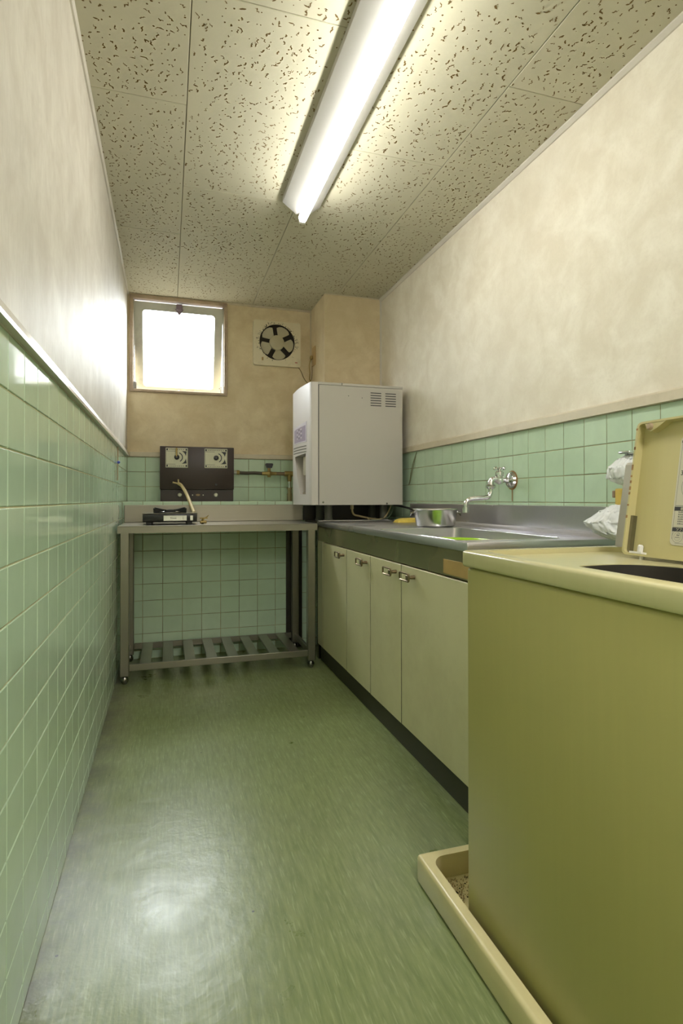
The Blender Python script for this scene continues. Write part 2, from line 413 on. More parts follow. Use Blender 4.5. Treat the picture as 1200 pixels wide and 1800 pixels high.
def tile_wall(parent, us, zs, place, rot, limit=300):
    """us, zs: joint positions; place(u, z) -> point on the tile face."""
    rec = []
    for a, c in zip(us, us[1:]):
        for z0, z1 in zip(zs, zs[1:]):
            if c - a < 0.012 or z1 - z0 < 0.012: continue
            p = Vector(place((a + c) / 2, (z0 + z1) / 2)); rec.append((not seen(p), (p - Vector((0, 0, CAMZ))).length, p, c - a - GAP, z1 - z0 - GAP))
    rec.sort(key=lambda r: r[:2])
    rest = []
    for i, (uns, dd, p, wd, ht) in enumerate(rec):
        tilt = Matrix.Rotation(R.uniform(-.004, .004), 4, 'X') @ Matrix.Rotation(R.uniform(-.004, .004), 4, 'Z')
        M = Matrix.Translation(p) @ rot @ tilt
        if i < limit and not uns:
            o = D.objects.new('tile', get_tile(wd, ht)); COL.objects.link(o); o.matrix_world = M; o.parent = parent
        else: rest.append((M, wd, ht))
    if rest:
        bb = bmesh.new()
        for M, wd, ht in rest:
            me = get_tile(wd, ht).copy(); me.transform(M); bb.from_mesh(me); D.meshes.remove(me)
        me = D.meshes.new('distant_tiles'); bb.to_mesh(me); bb.free(); me.materials.append(TILE)
        o = D.objects.new('remaining_tiles', me); COL.objects.link(o); o.parent = parent; o['kind'] = 'stuff'
ROWS = [0.0] + [0.0506 + 0.1 * k for k in range(13)]
I4 = Matrix.Identity(4)
RL = Matrix.Rotation(PI / 2, 4, 'Z')     # face -Y -> +X
RR = Matrix.Rotation(-PI / 2, 4, 'Z')    # face -Y -> -X
ly = [YL]; 
while ly[-1] > YN + 0.1: ly.append(ly[-1] - TW)
off = 1.0875
ys = sorted([off + TW * k for k in range(-20, 23) if off + TW * k < YL - 0.02] + [YL])
tile_wall(wall_left, ys, ROWS, lambda u, z: (XL, u, z), RL)
ys2 = [YL] + [YL + TW * k for k in range(1, 4)] + [YB]
tile_wall(wall_left, ys2, [ZL] + [1.0506, 1.1506, ZT], lambda u, z: (XL, u, z), RL, 60)
ysr = sorted([2.1 + 0.1086 * k for k in range(-31, 15) if 2.1 + 0.1086 * k < CY - 0.02] + [CY])
tile_wall(wall_right, ysr, [0.8506, 0.9506, 1.0506, 1.1506, ZT], lambda u, z: (XR, u, z), RR, 200)
tile_wall(wall_right, ysr, ROWS[:10], lambda u, z: (XR, u, z), RR, 0)
xs = [XL + TW * k for k in range(15)] + [XR]
tile_wall(wall_ledge, xs, ROWS[:11], lambda u, z: (u, YL, z), I4)
tile_wall(wall_back, [x for x in xs if x < CX - 0.02] + [CX], [ZL, 1.0506, 1.1506, ZT], lambda u, z: (u, YB, z), I4)
RT = Matrix.Rotation(-PI / 2, 4, 'X')
tile_wall(wall_ledge, xs, [YL, YL + 0.1, YL + 0.2, YL + 0.3, YB - 0.015], lambda u, z: (u, z, ZL), RT, 100)

# rails above the tiling, cove mouldings ----------------------
MB().prism([(XL, ZT + 0.003), (XL + 0.014, ZT + 0.003), (XL + 0.014, ZT + 0.012), (XL + 0.004, ZT + 0.036), (XL, ZT + 0.036)], 1, YN, YB).build('trim_1', WOODL, kind=Q, smooth=0)
MB().prism([(XR, ZT + 0.001), (XR - 0.014, ZT + 0.001), (XR - 0.014, ZT + 0.030), (XR - 0.008, ZT + 0.036), (XR, ZT + 0.036)], 1, YN, CY).build('trim_2', WOOD, kind=Q, smooth=0)
MB().box(XL + 0.016, CX, YB - 0.014, YB, ZT + 0.001, ZT + 0.034, 0.003).build('trim_3', WOOD, kind=Q, smooth=0)
MB().prism([(XR, ZC), (XR, ZC - 0.016), (XR - 0.006, ZC - 0.016), (XR - 0.018, ZC - 0.006), (XR - 0.018, ZC)], 1, YN, CY).build('trim_4', WOODL, kind=Q, smooth=0)
MB().prism([(XL, ZC), (XL, ZC - 0.010), (XL + 0.006, ZC - 0.010), (XL + 0.012, ZC - 0.003), (XL + 0.012, ZC)], 1, YN, YB).build('trim_5', WOODL, kind=Q, smooth=0)
MB().box(WX1 + 0.001, CX, YB - 0.008, YB, ZC - 0.012, ZC).box(CX - 0.006, CX, YB - 0.010, YB, ZT + 0.035, ZC - 0.012).build('trim_6', WOOD, kind=Q, smooth=0)
MB().box(CX, XR, CY - 0.004, CY, ZC - 0.006, ZC).build('trim_7', WOOD, kind=Q, smooth=0)
# wallpaper seam strip on the corner column and back wall
MB().box(XR - 0.012, XR, CY - 0.003, CY, ZT, ZC - 0.006).build('trim_8', WOODL, kind=Q, smooth=0)

# ceiling boards ----------------------------------------------
def fissures(x0, x1, y0, y1):
    b = bmesh.new(); n = int((x1 - x0) * (y1 - y0) * 1150); z = ZC - 0.0004; cells = []
    for _ in range(n):
        for tr in range(6):
            x = R.uniform(x0 + 0.012, x1 - 0.012); y = R.uniform(y0 + 0.012, y1 - 0.012)
            if all((x - a) ** 2 + (y - c) ** 2 > 0.017 ** 2 for a, c in cells[-260:]): break
        cells.append((x, y))
        if R.random() < 0.42:
            r = R.uniform(0.0014, 0.0032); k = 6; a0 = R.random() * 6
            b.faces.new([b.verts.new((x + r * math.cos(a0 + 2 * PI * i / k) * R.uniform(.7, 1.4), y + r * math.sin(a0 + 2 * PI * i / k), z)) for i in range(k)])
        else:
            L = R.uniform(0.010, 0.030); a = R.gauss(PI / 2, 0.65); wd = R.uniform(0.0016, 0.0030); m_ = R.choice((3, 4, 5)); sg = R.choice((-1, 1))
            px, py = x - math.cos(a) * L / 2, y - math.sin(a) * L / 2; prev = None
            for i in range(m_ + 1):
                aa = a + sg * R.uniform(0.3, 1.15); sg = -sg if R.random() < 0.75 else sg
                w_ = wd * (0.5 if i in (0, m_) else R.uniform(.8, 1.3))
                nx, ny = -math.sin(aa) * w_, math.cos(aa) * w_
                cur = (b.verts.new((px + nx, py + ny, z)), b.verts.new((px - nx, py - ny, z)))
                if prev: b.faces.new((prev[0], prev[1], cur[1], cur[0]))
                prev = cur; px += math.cos(aa) * L / m_; py += math.sin(aa) * L / m_
    for f in b.faces:
        f.normal_update()
        if f.normal.z > 0: f.normal_flip()
    me = D.meshes.new('fissures'); b.to_mesh(me); b.free(); me.materials.append(FISS); return me
for (x0, x1, c0) in ((XL, 0.0625, 2.05), (0.0625, 0.577, 2.585), (0.577, 1.095, 2.12), (1.095, XR, 1.64)):
    cuts = sorted([c0 + 1.01 * k for k in range(-4, 4) if YN < c0 + 1.01 * k < YB - 0.05] + [YN, YB])
    for y0, y1 in zip(cuts, cuts[1:]):
        g = 0.0012; dz = R.uniform(0, 0.0008)
        cx, cy = (x0 + x1) / 2, (y0 + y1) / 2
        t = MB().box(x0 + g, x1 - g, y0 + g, y1 - g, ZC + dz, ZC + 0.0105, 0.0015).build('ceiling_tile', CEIL, ceiling, loc=(cx, cy, ZC), smooth=0)
        me = fissures(x0, x1, y0, y1); me.transform(Matrix.Translation((-cx, -cy, -ZC)))
        fo = D.objects.new('fissures', me); COL.objects.link(fo); fo.parent = t; fo['kind'] = 'stuff'

# ---------------------------------------------------------------- window
b = MB()
fw = 0.022
b.box(WX0, WX0 + fw, YB - 0.012, YB + 0.11, WZ0, WZ1, 0.002); b.box(WX1 - fw, WX1, YB - 0.012, YB + 0.11, WZ0, WZ1, 0.002)
b.box(WX0 + fw, WX1 - fw, YB - 0.012, YB + 0.11, WZ1 - fw, WZ1, 0.002); b.box(WX0 + fw, WX1 - fw, YB - 0.022, YB + 0.11, WZ0, WZ0 + 0.018, 0.002)
window = b.build('window_1', WFRAME, kind=Q, smooth=0)
# stops
MB().box(WX0 + fw, WX0 + fw + 0.006, YB + 0.03, YB + 0.05, WZ0 + 0.018, WZ1 - fw).box(WX1 - fw - 0.006, WX1 - fw, YB + 0.03, YB + 0.05, WZ0 + 0.018, WZ1 - fw).build('window_stop', SASH, window, smooth=0)
ang = math.radians(17); piv = Vector((0, YB + 0.022, WZ1 - fw - 0.010)); SL = 0.628
MS = Matrix.Translation(piv) @ Matrix.Rotation(ang, 4, 'X')
sx0, sx1, st = WX0 + fw + 0.003, WX1 - fw - 0.006, 0.055
t = bmesh.new(); me = D.meshes.new('x')
b = MB()
outer = rrect(sx0, sx1, -SL, 0, 0.004, 2); inner = rrect(sx0 + st, sx1 - st, -SL + 0.058, -0.052, 0.022, 6)
b.prism(outer, 1, 0, 0.026)
sash = b.build('sash', SASH, smooth=30)
c = MB().prism(inner, 1, -0.1, 0.1).build('cut', SASH, smooth=0)
bool_diff(sash, [c]); sash.data.transform(MS); put(sash, window)
b = MB().prism(rrect(sx0 + st - 0.004, sx1 - st + 0.004, -SL + 0.054, -0.048, 0.02, 5), 1, 0.011, 0.015); b.bm.transform(MS); b.build('pane', GLASS, sash, smooth=0)
b = MB(); b.box(0.055, 0.095, -0.020, 0.0, -0.036, 0.004, 0.003); b.prism([(0.045, -0.030), (0.105, -0.030), (0.079, -0.066), (0.071, -0.066)], 1, -0.010, 0.0); b.bm.transform(MS); b.build('latch', simple('latch_metal', (0.20, 0.15, 0.18), 0.5, 0.5), sash)
b = MB().box(0.070, 0.080, -0.016, 0.0, -SL - 0.004, -SL + 0.045, 0.002); b.bm.transform(MS); b.build('pull_tab', WHITE, sash)
for s, x in ((1, WX1 - fw - 0.012), (-1, WX0 + fw + 0.009)):
    b = MB().tube([(x, YB + 0.03, WZ0 + 0.03), (x, YB + 0.11, WZ0 + 0.075), (x - s * 0.005, YB + 0.175, WZ0 + 0.085)], 0.006, 6)
    b.box(x - 0.012, x + 0.012, YB + 0.0, YB + 0.04, WZ0 + 0.018, WZ0 + 0.07, 0.003); b.build('stay_arm', CHROME_D, window)

# ---------------------------------------------------------------- ceiling lamp
LX, LY0, LY1 = 0.590, 1.20, 2.545
lamp = thing('ceiling_lamp', 'long white batten lamp with one lit fluorescent tube, fixed to the speckled ceiling', 'lamp', (LX, (LY0 + LY1) / 2, ZC))
MB().prism([(LX - 0.088, ZC - 0.001), (LX + 0.088, ZC - 0.001), (LX + 0.088, ZC - 0.024), (LX + 0.026, ZC - 0.070), (LX - 0.026, ZC - 0.070), (LX - 0.088, ZC - 0.024)], 1, LY0, LY1).build('reflector', LAMPB, lamp, smooth=0)
for y, d in ((LY1 - 0.016, -1), (LY0 + 0.016, 1)):
    MB().box(LX - 0.014, LX + 0.014, y - 0.010, y + 0.010, ZC - 0.118, ZC - 0.069, 0.004, 2).build('lamp_holder', WHITE, lamp)
MB().lathe([(0, 0), (0.019, 0), (0.019, LY1 - LY0 - 0.056), (0, LY1 - LY0 - 0.056)], (LX, LY0 + 0.028, ZC - 0.098), 'Y', 24).build('tube', TUBE, lamp)

# ---------------------------------------------------------------- ventilation fan
FX, FZ, FR = 0.750, 2.092, 0.128
fan = thing('ventilation_fan', 'square cream ventilation fan with five blades and sooty rim on the back wall', 'fan', (FX, YB, FZ))
hs = MB().prism(rrect(0.579, 0.922, 1.923, 2.243, 0.016, 4), 1, YB - 0.034, YB - 0.0005).build('housing', OFFW, fan, smooth=30)
c = MB().lathe([(0, -0.1), (FR, -0.1), (FR, 0.028), (0, 0.028)], (FX, YB - 0.034, FZ), 'Y', 48).build('cut', OFFW, smooth=0)
bool_diff_parent = hs.parent; hs.parent = None; lw = hs.location.copy()
hs.location = lw + fan.location; bool_diff(hs, [c]); put(hs, fan)
MB().lathe([(0, 0), (FR - 0.001, 0), (FR - 0.001, -0.003), (0, -0.003)], (FX, YB - 0.0055, FZ), 'Y', 40).build('duct', SOOT, fan)
MB().lathe([(FR - 0.0005, 0), (FR - 0.003, 0), (FR - 0.003, 0.027), (FR - 0.0005, 0.027), (FR - 0.0005, 0)], (FX, YB - 0.0345, FZ), 'Y', 48).build('sooty_rim', SOOT, fan)
MB().lathe([(0, -0.024), (0.044, -0.023), (0.053, -0.018), (0.054, 0), (0, 0)], (FX, YB - 0.010, FZ), 'Y', 32).build('hub', BLADE, fan)
for k in range(5):
    a0 = math.radians(63 + 72 * k); b = MB(); nr, na = 5, 6; P0 = []
    for side in (0, 1):
        for i in range(nr + 1):
            r = 0.050 + (0.122 - 0.050) * i / nr
            half = math.radians(18 + 9 * math.sin(PI * min(1, i / nr * 0.62)))
            for j in range(na + 1):
                s = j / na * 2 - 1; rr = r - (0.012 * abs(s) ** 3 if i == nr else 0)
                a = a0 + half * s
                P0.append((FX + rr * math.cos(a), YB - 0.021 + 0.006 * s + side * 0.002, FZ + rr * math.sin(a)))
    W_ = na + 1; N0 = (nr + 1) * W_; fs = []
    for i in range(nr):
        for j in range(na):
            q = i * W_ + j; fs += [(q, q + 1, q + W_ + 1, q + W_), (N0 + q, N0 + q + W_, N0 + q + W_ + 1, N0 + q + 1)]
    for j in range(na): fs += [(j, N0 + j, N0 + j + 1, j + 1), (nr * W_ + j, nr * W_ + j + 1, N0 + nr * W_ + j + 1, N0 + nr * W_ + j)]
    for i in range(nr): fs += [(i * W_, (i + 1) * W_, N0 + (i + 1) * W_, N0 + i * W_), (i * W_ + na, N0 + i * W_ + na, N0 + (i + 1) * W_ + na, (i + 1) * W_ + na)]
    b.poly(P0, fs); b.build('blade', BLADE, fan)
# soot specks blown around the opening
b = MB()
for _ in range(150):
    a = R.uniform(-0.5, PI + 0.5) if R.random() < 0.8 else R.uniform(0, 2 * PI)
    r = FR + 0.002 + abs(R.gauss(0, 0.011)); s = R.uniform(0.0010, 0.0026); x, z = FX + r * math.cos(a), FZ + r * math.sin(a)
    if abs(z - FZ) > 0.14 or abs(x - FX) > 0.158: continue
    ln = s * R.uniform(1, 3); ca, sa = math.cos(a), math.sin(a); y = YB - 0.0344
    b.poly([(x - ca * ln, y, z - sa * ln), (x + sa * s, y, z - ca * s), (x + ca * ln, y, z + sa * ln), (x - sa * s, y, z + ca * s)], [(0, 1, 2, 3)])
b.build('soot_specks', SOOT, fan, smooth=0, kind='stuff')
MB().box(0.638, 0.650, YB - 0.042, YB - 0.034, 1.955, 1.978, 0.002).build('pull_switch', simple('amber_tab', (0.50, 0.33, 0.12), 0.4), fan)
MB().box(0.880, 0.898, YB - 0.0352, YB - 0.034, 1.951, 1.958).build('red_mark', simple('faded_red_print', (0.50, 0.16, 0.12), 0.5), fan, smooth=0)
MB().tube(spline([(0.905, YB - 0.012, 1.935), (0.930, YB - 0.010, 1.90), (0.955, YB - 0.012, 1.845), (0.985, YB - 0.014, 1.815), (CX - 0.008, YB - 0.05, 1.845), (CX - 0.010, YB - 0.075, 1.93)]), 0.0025, 6).build('power_cord', simple('cord_grime', (0.22, 0.16, 0.07), 0.6), fan)
o = thing('wall_outlet', 'small brown wall outlet with a plugged cord on the corner column', 'outlet', (CX, 3.94, 2.0))
MB().box(CX - 0.008, CX, 3.893, 3.972, 1.925, 2.062, 0.003).build('cover_plate', OUTLET, o)
MB().box(CX - 0.026, CX - 0.008, 3.945, 3.975, 1.975, 2.002, 0.004).build('plug', BRASS, o)
MB().tube(spline([(CX - 0.022, 3.962, 1.975), (CX - 0.03, 3.968, 1.93), (CX - 0.022, 3.98, 1.88), (CX - 0.028, 3.965, 1.83), (CX - 0.018, 3.95, 1.80), (CX - 0.030, 3.985, 1.79), (CX - 0.016, 3.975, 1.83)]), 0.0035, 6).build('cord', BRASS, o)

# ---------------------------------------------------------------- brown gas tap box on the ledge
GX0, GX1, GY0, GY1, GZ1 = -0.050, 0.430, 3.886, 4.020, 1.315
bx = thing('gas_tap_box', 'dark brown enamel box with two square dial plates standing on the tiled ledge', 'control box', ((GX0 + GX1) / 2, GY1, ZL))
MB().box(GX0, GX1, GY0, GY1, 1.030, GZ1, 0.003, 2).build('cabinet_body', BROWN, bx)
MB().box(GX0 + 0.003, GX1 - 0.003, GY0 + 0.012, GY1, ZL + 0.001, 1.0295, 0.002).build('lower_panel', BROWN2, bx)
def arc_ring(b, cx, cz, r0, r1, a0, a1, y, n=24):
    pts = []; 
    for i in range(n + 1):
        a = math.radians(a0 + (a1 - a0) * i / n); pts += [(cx + r0 * math.cos(a), y, cz + r0 * math.sin(a)), (cx + r1 * math.cos(a), y, cz + r1 * math.sin(a))]
    b.poly(pts, [(2 * i, 2 * i + 1, 2 * i + 3, 2 * i + 2) for i in range(n)])
for i, px in enumerate((0.0565, 0.3105)):
    hw = 0.071 if i == 0 else 0.0755; z0, z1 = 1.174, 1.305; zc = 1.243
    pl = MB().box(px - hw, px + hw, GY0 - 0.004, GY0 - 0.0002, z0, z1, 0.002).build('dial_plate', PLATE, bx)
    b = MB(); y = GY0 - 0.0044
    for zz in (z0 + 0.012, z1 - 0.012):
        b.box(px - hw + 0.006, px - hw + 0.015, y - 0.0004, y, zz - 0.005, zz + 0.006); b.box(px + hw - 0.015, px + hw - 0.006, y - 0.0004, y, zz - 0.005, zz + 0.006)
    for zz in (z0 + 0.004, z1 - 0.005): b.box(px - hw + 0.004, px + hw - 0.004, y - 0.0003, y, zz - 0.0006, zz + 0.0006)
    for xx in (px - hw + 0.004, px + hw - 0.004): b.box(xx - 0.0006, xx + 0.0006, y - 0.0003, y, z0 + 0.004, z1 - 0.004)
    # dark corner field outside the dial ring, cut as fans
    for (a0, a1, zc_) in ((8, 62, 1), (-62, -8, -1)):
        pts = [(px + hw - 0.008, y - 0.0002, zc + zc_ * 0.040)]
        for k in range(9):
            a = math.radians(a0 + (a1 - a0) * k / 8); pts.append((px + 0.006 + 0.052 * math.cos(a), y - 0.0002, zc + 0.048 * math.sin(a)))
        b.poly(pts, [(0, k + 1, k + 2) for k in range(8)])
    arc_ring(b, px + 0.006, zc, 0.027, 0.033, -62, 72, y - 0.0003)
    for zz in (z0 + 0.011, z1 - 0.011):
        for k in range(8):
            x = px - hw + 0.028 + k * (2 * hw - 0.056) / 7; b.box(x - 0.0025, x + 0.0025, y - 0.0003, y, zz - 0.0022, zz + 0.0022)
    b.box(px - hw + 0.006, px - 0.008, y - 0.0003, y, z0 + 0.0215, z0 + 0.0235); b.box(px - hw + 0.006, px - 0.008, y - 0.0003, y, z1 - 0.0235, z1 - 0.0215)
    b.build('dial_print', INK, pl, smooth=0)
    MB().lathe([(0, -0.022), (0.008, -0.022), (0.016, -0.014), (0.017, -0.0005), (0, -0.0005)], (px, GY0 - 0.0045, zc), 'Y', 24).build('knob', BLACK, pl)
    if i == 0:
        MB().box(px - 0.008, px + 0.004, GY0 - 0.036, GY0 - 0.0275, zc + 0.004, zc + 0.058, 0.003).tube([(px - 0.002, GY0 - 0.006, zc + 0.054), (px - 0.002, GY0 - 0.036, zc + 0.054)], 0.006, 8).build('lever', BRASS, pl)
    MB().lathe([(0, -0.016), (0.010, -0.016), (0.0135, -0.010), (0.0135, -0.0005), (0, -0.0005)], (0.076 if i == 0 else 0.310, GY0 + 0.0115, 0.994), 'Y', 20).build('white_button', simple('button_cream%d' % i, (0.66, 0.64, 0.50), 0.3), bx, label='round cream push button')
for x in (0.158, 0.227):
    MB().lathe([(0, -0.003), (0.004, -0.003), (0.004, 0), (0, 0)], (x, GY0 + 0.0118, 0.993), 'Y', 10).build('screw_head', PLATE, bx)
MB().prism([(0.193 + 0.014 * math.cos(a), 0.994 + 0.007 * math.sin(a)) for a in [k * PI / 8 for k in range(16)]], 1, GY0 + 0.0085, GY0 + 0.0118).build('oval_badge', BRONZE, bx)
MB().lathe([(0, -0.012), (0.008, -0.012), (0.008, 0), (0, 0)], (0.312, GY0 - 0.0002, 1.064), 'Y', 14).build('hose_spout', BLACK, bx)
o = thing('gas_hose', 'cream rubber hose rising from the tabletop stove to the brown box', 'hose', (0.15, 3.40, 0.86))
MB().tube(spline([(0.150, 3.452, 0.884), (0.137, 3.55, 0.925), (0.115, 3.70, 0.995), (0.088, 3.81, 1.050), (0.068, 3.858, 1.068)]), 0.0105, 12).build('hose', HOSE, o)
MB().tube([(0.068, 3.855, 1.067), (0.067, 3.884, 1.069)], 0.008, 10).tube([(0.067, 3.868, 1.068), (0.066, 3.866, 1.096)], 0.005, 8).tube([(0.064, 3.862, 1.068), (0.030, 3.862, 1.076)], 0.0055, 8).build('hose_clip', HOSE, o)

# gas pipe with black-handled valve beside the brown box
gp = thing('gas_pipe', 'tarnished gas pipe with a black valve handle right of the brown box', 'pipe', (0.63, YB - 0.06, 1.148))
PY = YB - 0.075; PZ = 1.146
MB().tube(spline([(GX1 + 0.035, PY, PZ + 0.004), (0.52, PY, PZ + 0.001), (0.58, PY, PZ + 0.003), (0.64, PY, PZ)]), 0.0115, 12).build('flexible_hose', simple('tarnished_hose', (0.06, 0.045, 0.028), 0.4, 0.3), gp)
MB().tube([(GX1 + 0.0005, PY, PZ + 0.005), (GX1 + 0.026, PY, PZ + 0.005)], 0.014, 6).build('white_nut', simple('grey_nut', (0.42, 0.42, 0.38), 0.35, 0.5), gp)
MB().tube([(GX1 + 0.026, PY, PZ + 0.005), (GX1 + 0.046, PY, PZ + 0.004)], 0.0165, 6).build('brass_nut', BRASS, gp)
MB().tube([(0.633, PY, PZ), (0.662, PY, PZ), (0.684, PY, PZ), (0.706, PY, PZ), (0.735, PY, PZ)], [0.013, 0.013, 0.021, 0.013, 0.013], 14).lathe([(0.011, 0), (0.011, 0.028), (0, 0.028)], (0.684, PY, PZ + 0.010), 'Z', 12).tube([(0.684, PY, PZ - 0.026), (0.684, PY, PZ)], 0.012, 10).build('valve_body', BRASS, gp)
MB().prism([(0.684 - 0.018, PZ + 0.039), (0.684 + 0.018, PZ + 0.039), (0.684 + 0.027, PZ + 0.064), (0.684 + 0.022, PZ + 0.072), (0.684 - 0.022, PZ + 0.072), (0.684 - 0.027, PZ + 0.064)], 1, PY - 0.016, PY + 0.016).build('valve_handle', BLACK, gp)
MB().tube([(0.735, PY, PZ), (0.800, PY, PZ - 0.001)], 0.0125, 12).build('iron_pipe', simple('rusty_pipe', (0.20, 0.14, 0.08), 0.55, 0.4), gp)
MB().tube([(0.866, PY, PZ), (0.93, PY, PZ)], 0.0125, 12).build('iron_pipe', D.materials['rusty_pipe'], gp)
MB().tube([(0.795, PY, PZ), (0.865, PY, PZ)], 0.019, 12).tube([(0.830, PY, PZ), (0.830, PY, PZ - 0.055)], [0.019, 0.014], 12).build('tee_fitting', BRASS, gp)
MB().tube([(0.830, PY, PZ - 0.055), (0.830, PY, PZ - 0.105)], 0.010, 12).build('riser_sleeve', CHROME, gp)
MB().tube([(0.830, PY, PZ - 0.100), (0.830, PY, PZ - 0.112)], 0.019, 6).tube([(0.830, PY, PZ - 0.112), (0.830, PY, PZ - 0.140)], 0.014, 10).tube([(0.830, PY, PZ - 0.140), (0.830, PY, ZL + 0.001)], 0.018, 12).build('floor_joint', simple('worn_brass', (0.42, 0.36, 0.22), 0.4, 0.6), gp)

# ---------------------------------------------------------------- steel work table
TX0, TX1, TY0, TY1, TZ = -0.248, 0.815, 3.115, 3.612, 0.826
wt = thing('steel_work_table', 'stainless steel work table with slatted lower shelf at the far end', 'table', ((TX0 + TX1) / 2, (TY0 + TY1) / 2, 0))
b = MB().box(TX0, TX1, TY0, TY1, TZ - 0.006, TZ, 0.001); b.box(TX0, TX1, TY0, TY0 + 0.006, TZ - 0.038, TZ - 0.006); b.box(TX1 - 0.006, TX1, TY0 + 0.006, TY1, TZ - 0.038, TZ - 0.006); b.box(TX0, TX0 + 0.006, TY0 + 0.006, TY1, TZ - 0.038, TZ - 0.006)
b.build('tabletop', STEEL_T, wt, smooth=0)
MB().box(TX0, TX1 + 0.03, TY1 - 0.012, TY1, TZ + 0.0005, 0.930, 0.002).build('splashback', STEEL_T, wt, smooth=0)
SZ = 0.105
def leg(x0, y0):
    l = MB().box(x0, x0 + 0.044, y0, y0 + 0.044, 0.044, TZ - 0.0065, 0.003).build('leg', STEEL_T, wt, smooth=0)
    MB().tube([(x0 + 0.022, y0 + 0.022, 0.062), (x0 + 0.022, y0 + 0.022, 0.035)], 0.008, 8).lathe([(0, -0.026), (0.012, -0.023), (0.019, -0.010), (0.020, 0.0), (0.014, 0.012), (0, 0.015)], (x0 + 0.022, y0 + 0.022, 0.0265), 'Z', 16).build('caster', CHROME_D, l)
LXS = (TX0 + 0.012, TX1 - 0.052); LYS = (TY0 + 0.012, TY1 - 0.060)
for x in LXS:
    for y in LYS: leg(x, y)
XA, XB = LXS[0] + 0.045, LXS[1] - 0.001
MB().box(XA, XB, LYS[0] + 0.002, LYS[0] + 0.020, SZ - 0.034, SZ, 0.0015).build('shelf_rail', STEEL_T, wt, smooth=0)
MB().box(XA, XB, LYS[1] + 0.024, LYS[1] + 0.042, SZ - 0.034, SZ, 0.0015).build('shelf_rail', STEEL_T, wt, smooth=0)
for x in (LXS[0] + 0.013, LXS[1] + 0.013):
    MB().box(x, x + 0.018, LYS[0] + 0.045, LYS[1] - 0.001, SZ - 0.034, SZ, 0.0015).build('shelf_rail', STEEL_T, wt, smooth=0)
for k in range(8):
    x = XA + 0.050 + k * 0.1145
    MB().box(x, x + 0.056, LYS[0] + 0.0205, LYS[1] + 0.0235, SZ - 0.012, SZ - 0.001, 0.001).build('slat', STEEL_T, wt, smooth=0)

# narrow dark panel between table and sink unit, low corner stand
o = MB().box(0.735, 0.842, TY1 - 0.072 + 0.076, YL - 0.0005, 0.0, 0.80, 0.002).build('dark_panel', simple('panel_dark', (0.04, 0.036, 0.026), 0.35, 0.4, var=0.3), smooth=0)
tag(o, 'narrow dark panel against the tiles behind the right table leg', 'panel')

# ---------------------------------------------------------------- tabletop stove
SX0, SX1, SY0, SY1 = -0.130, 0.155, 3.215, 3.440
sv = thing('tabletop_stove', 'small black one-ring gas stove with a silver front strip on the steel table', 'stove', ((SX0 + SX1) / 2, SY0 + 0.1, TZ))
MB().box(SX0, SX1, SY0, SY1, TZ + 0.016, TZ + 0.058, 0.004, 2).build('body', BLACK, sv)
MB().box(SX0 - 0.002, SX1 + 0.002, SY0 - 0.003, SY1, TZ + 0.0585, TZ + 0.063, 0.002).build('top_plate', CHROME_D, sv)
for x in (SX0 + 0.018, SX1 - 0.056):
    for y in (SY0 + 0.006, SY1 - 0.034): MB().box(x, x + 0.030, y, y + 0.028, TZ + 0.0005, TZ + 0.0165, 0.003).build('foot', RUBBER, sv)
fp = MB().box(SX0 + 0.108, SX1 - 0.055, SY0 - 0.0032, SY0 - 0.0002, TZ + 0.021, TZ + 0.050, 0.001).build('front_strip', ALU, sv, smooth=0)
text_mesh('maker_name', 'Rinnai', 0.013, INK, fp, Matrix.Translation((SX0 + 0.143, SY0 - 0.0036, TZ + 0.032)) @ Matrix.Rotation(PI / 2, 4, 'X'))
MB().box(SX1 - 0.076, SX1 - 0.0745, SY0 - 0.0038, SY0 - 0.0032, TZ + 0.028, TZ + 0.043).build('scale_mark', INK, fp, smooth=0)
MB().box(SX1 - 0.038, SX1 - 0.022, SY0 - 0.006, SY0 - 0.0002, TZ + 0.022, TZ + 0.050, 0.001).build('ignition_lever', ALU, sv)
MB().lathe([(0, 0), (0.085, 0), (0.088, 0.004), (0.070, 0.006), (0.064, 0.002), (0, 0.002)], (0.012, SY0 + 0.115, TZ + 0.0635), 'Z', 36).build('drip_tray', CHROME, sv)
MB().lathe([(0, 0.016), (0.026, 0.014), (0.032, 0.006), (0.030, 0), (0, 0)], (0.012, SY0 + 0.115, TZ + 0.066), 'Z', 24).build('burner', BLACK, sv)
cx, cy, z = 0.012, SY0 + 0.115, TZ + 0.064
for k in range(4):
    b = MB()
    a = PI / 4 + k * PI / 2; M = Matrix.Translation((cx, cy, z)) @ Matrix.Rotation(a, 4, 'Z'); t = bmesh.new()
    pr = [(0.118, 0), (0.120, 0.024), (0.112, 0.029), (0.060, 0.019), (0.034, 0.017), (0.034, 0.009), (0.075, 0.007), (0.100, 0.0)]
    va = [t.verts.new((u, -0.005, v)) for u, v in pr]; vb = [t.verts.new((u, 0.005, v)) for u, v in pr]; n = len(pr)
    for i in range(n): t.faces.new((va[i], va[(i + 1) % n], vb[(i + 1) % n], vb[i]))
    t.faces.new(va[::-1]); t.faces.new(vb); b.merge(t, M); b.build('pan_support', BLACK, sv, smooth=0)
o = thing('gas_cock', 'little brass gas cock lying on the steel table right of the stove', 'valve', (0.186, 3.235, TZ))
MB().tube([(0.172, 3.235, TZ + 0.0125), (0.206, 3.240, TZ + 0.0125)], 0.009, 10).tube([(0.187, 3.237, TZ + 0.012), (0.187, 3.237, TZ + 0.034)], 0.007, 8).build('body', BRASS, o)
MB().box(0.170, 0.214, 3.233, 3.240, TZ + 0.030, TZ + 0.037, 0.002).tube([(0.198, 3.238, TZ + 0.033), (0.218, 3.238, TZ + 0.048)], 0.003, 6).build('wing', BRASS, o)
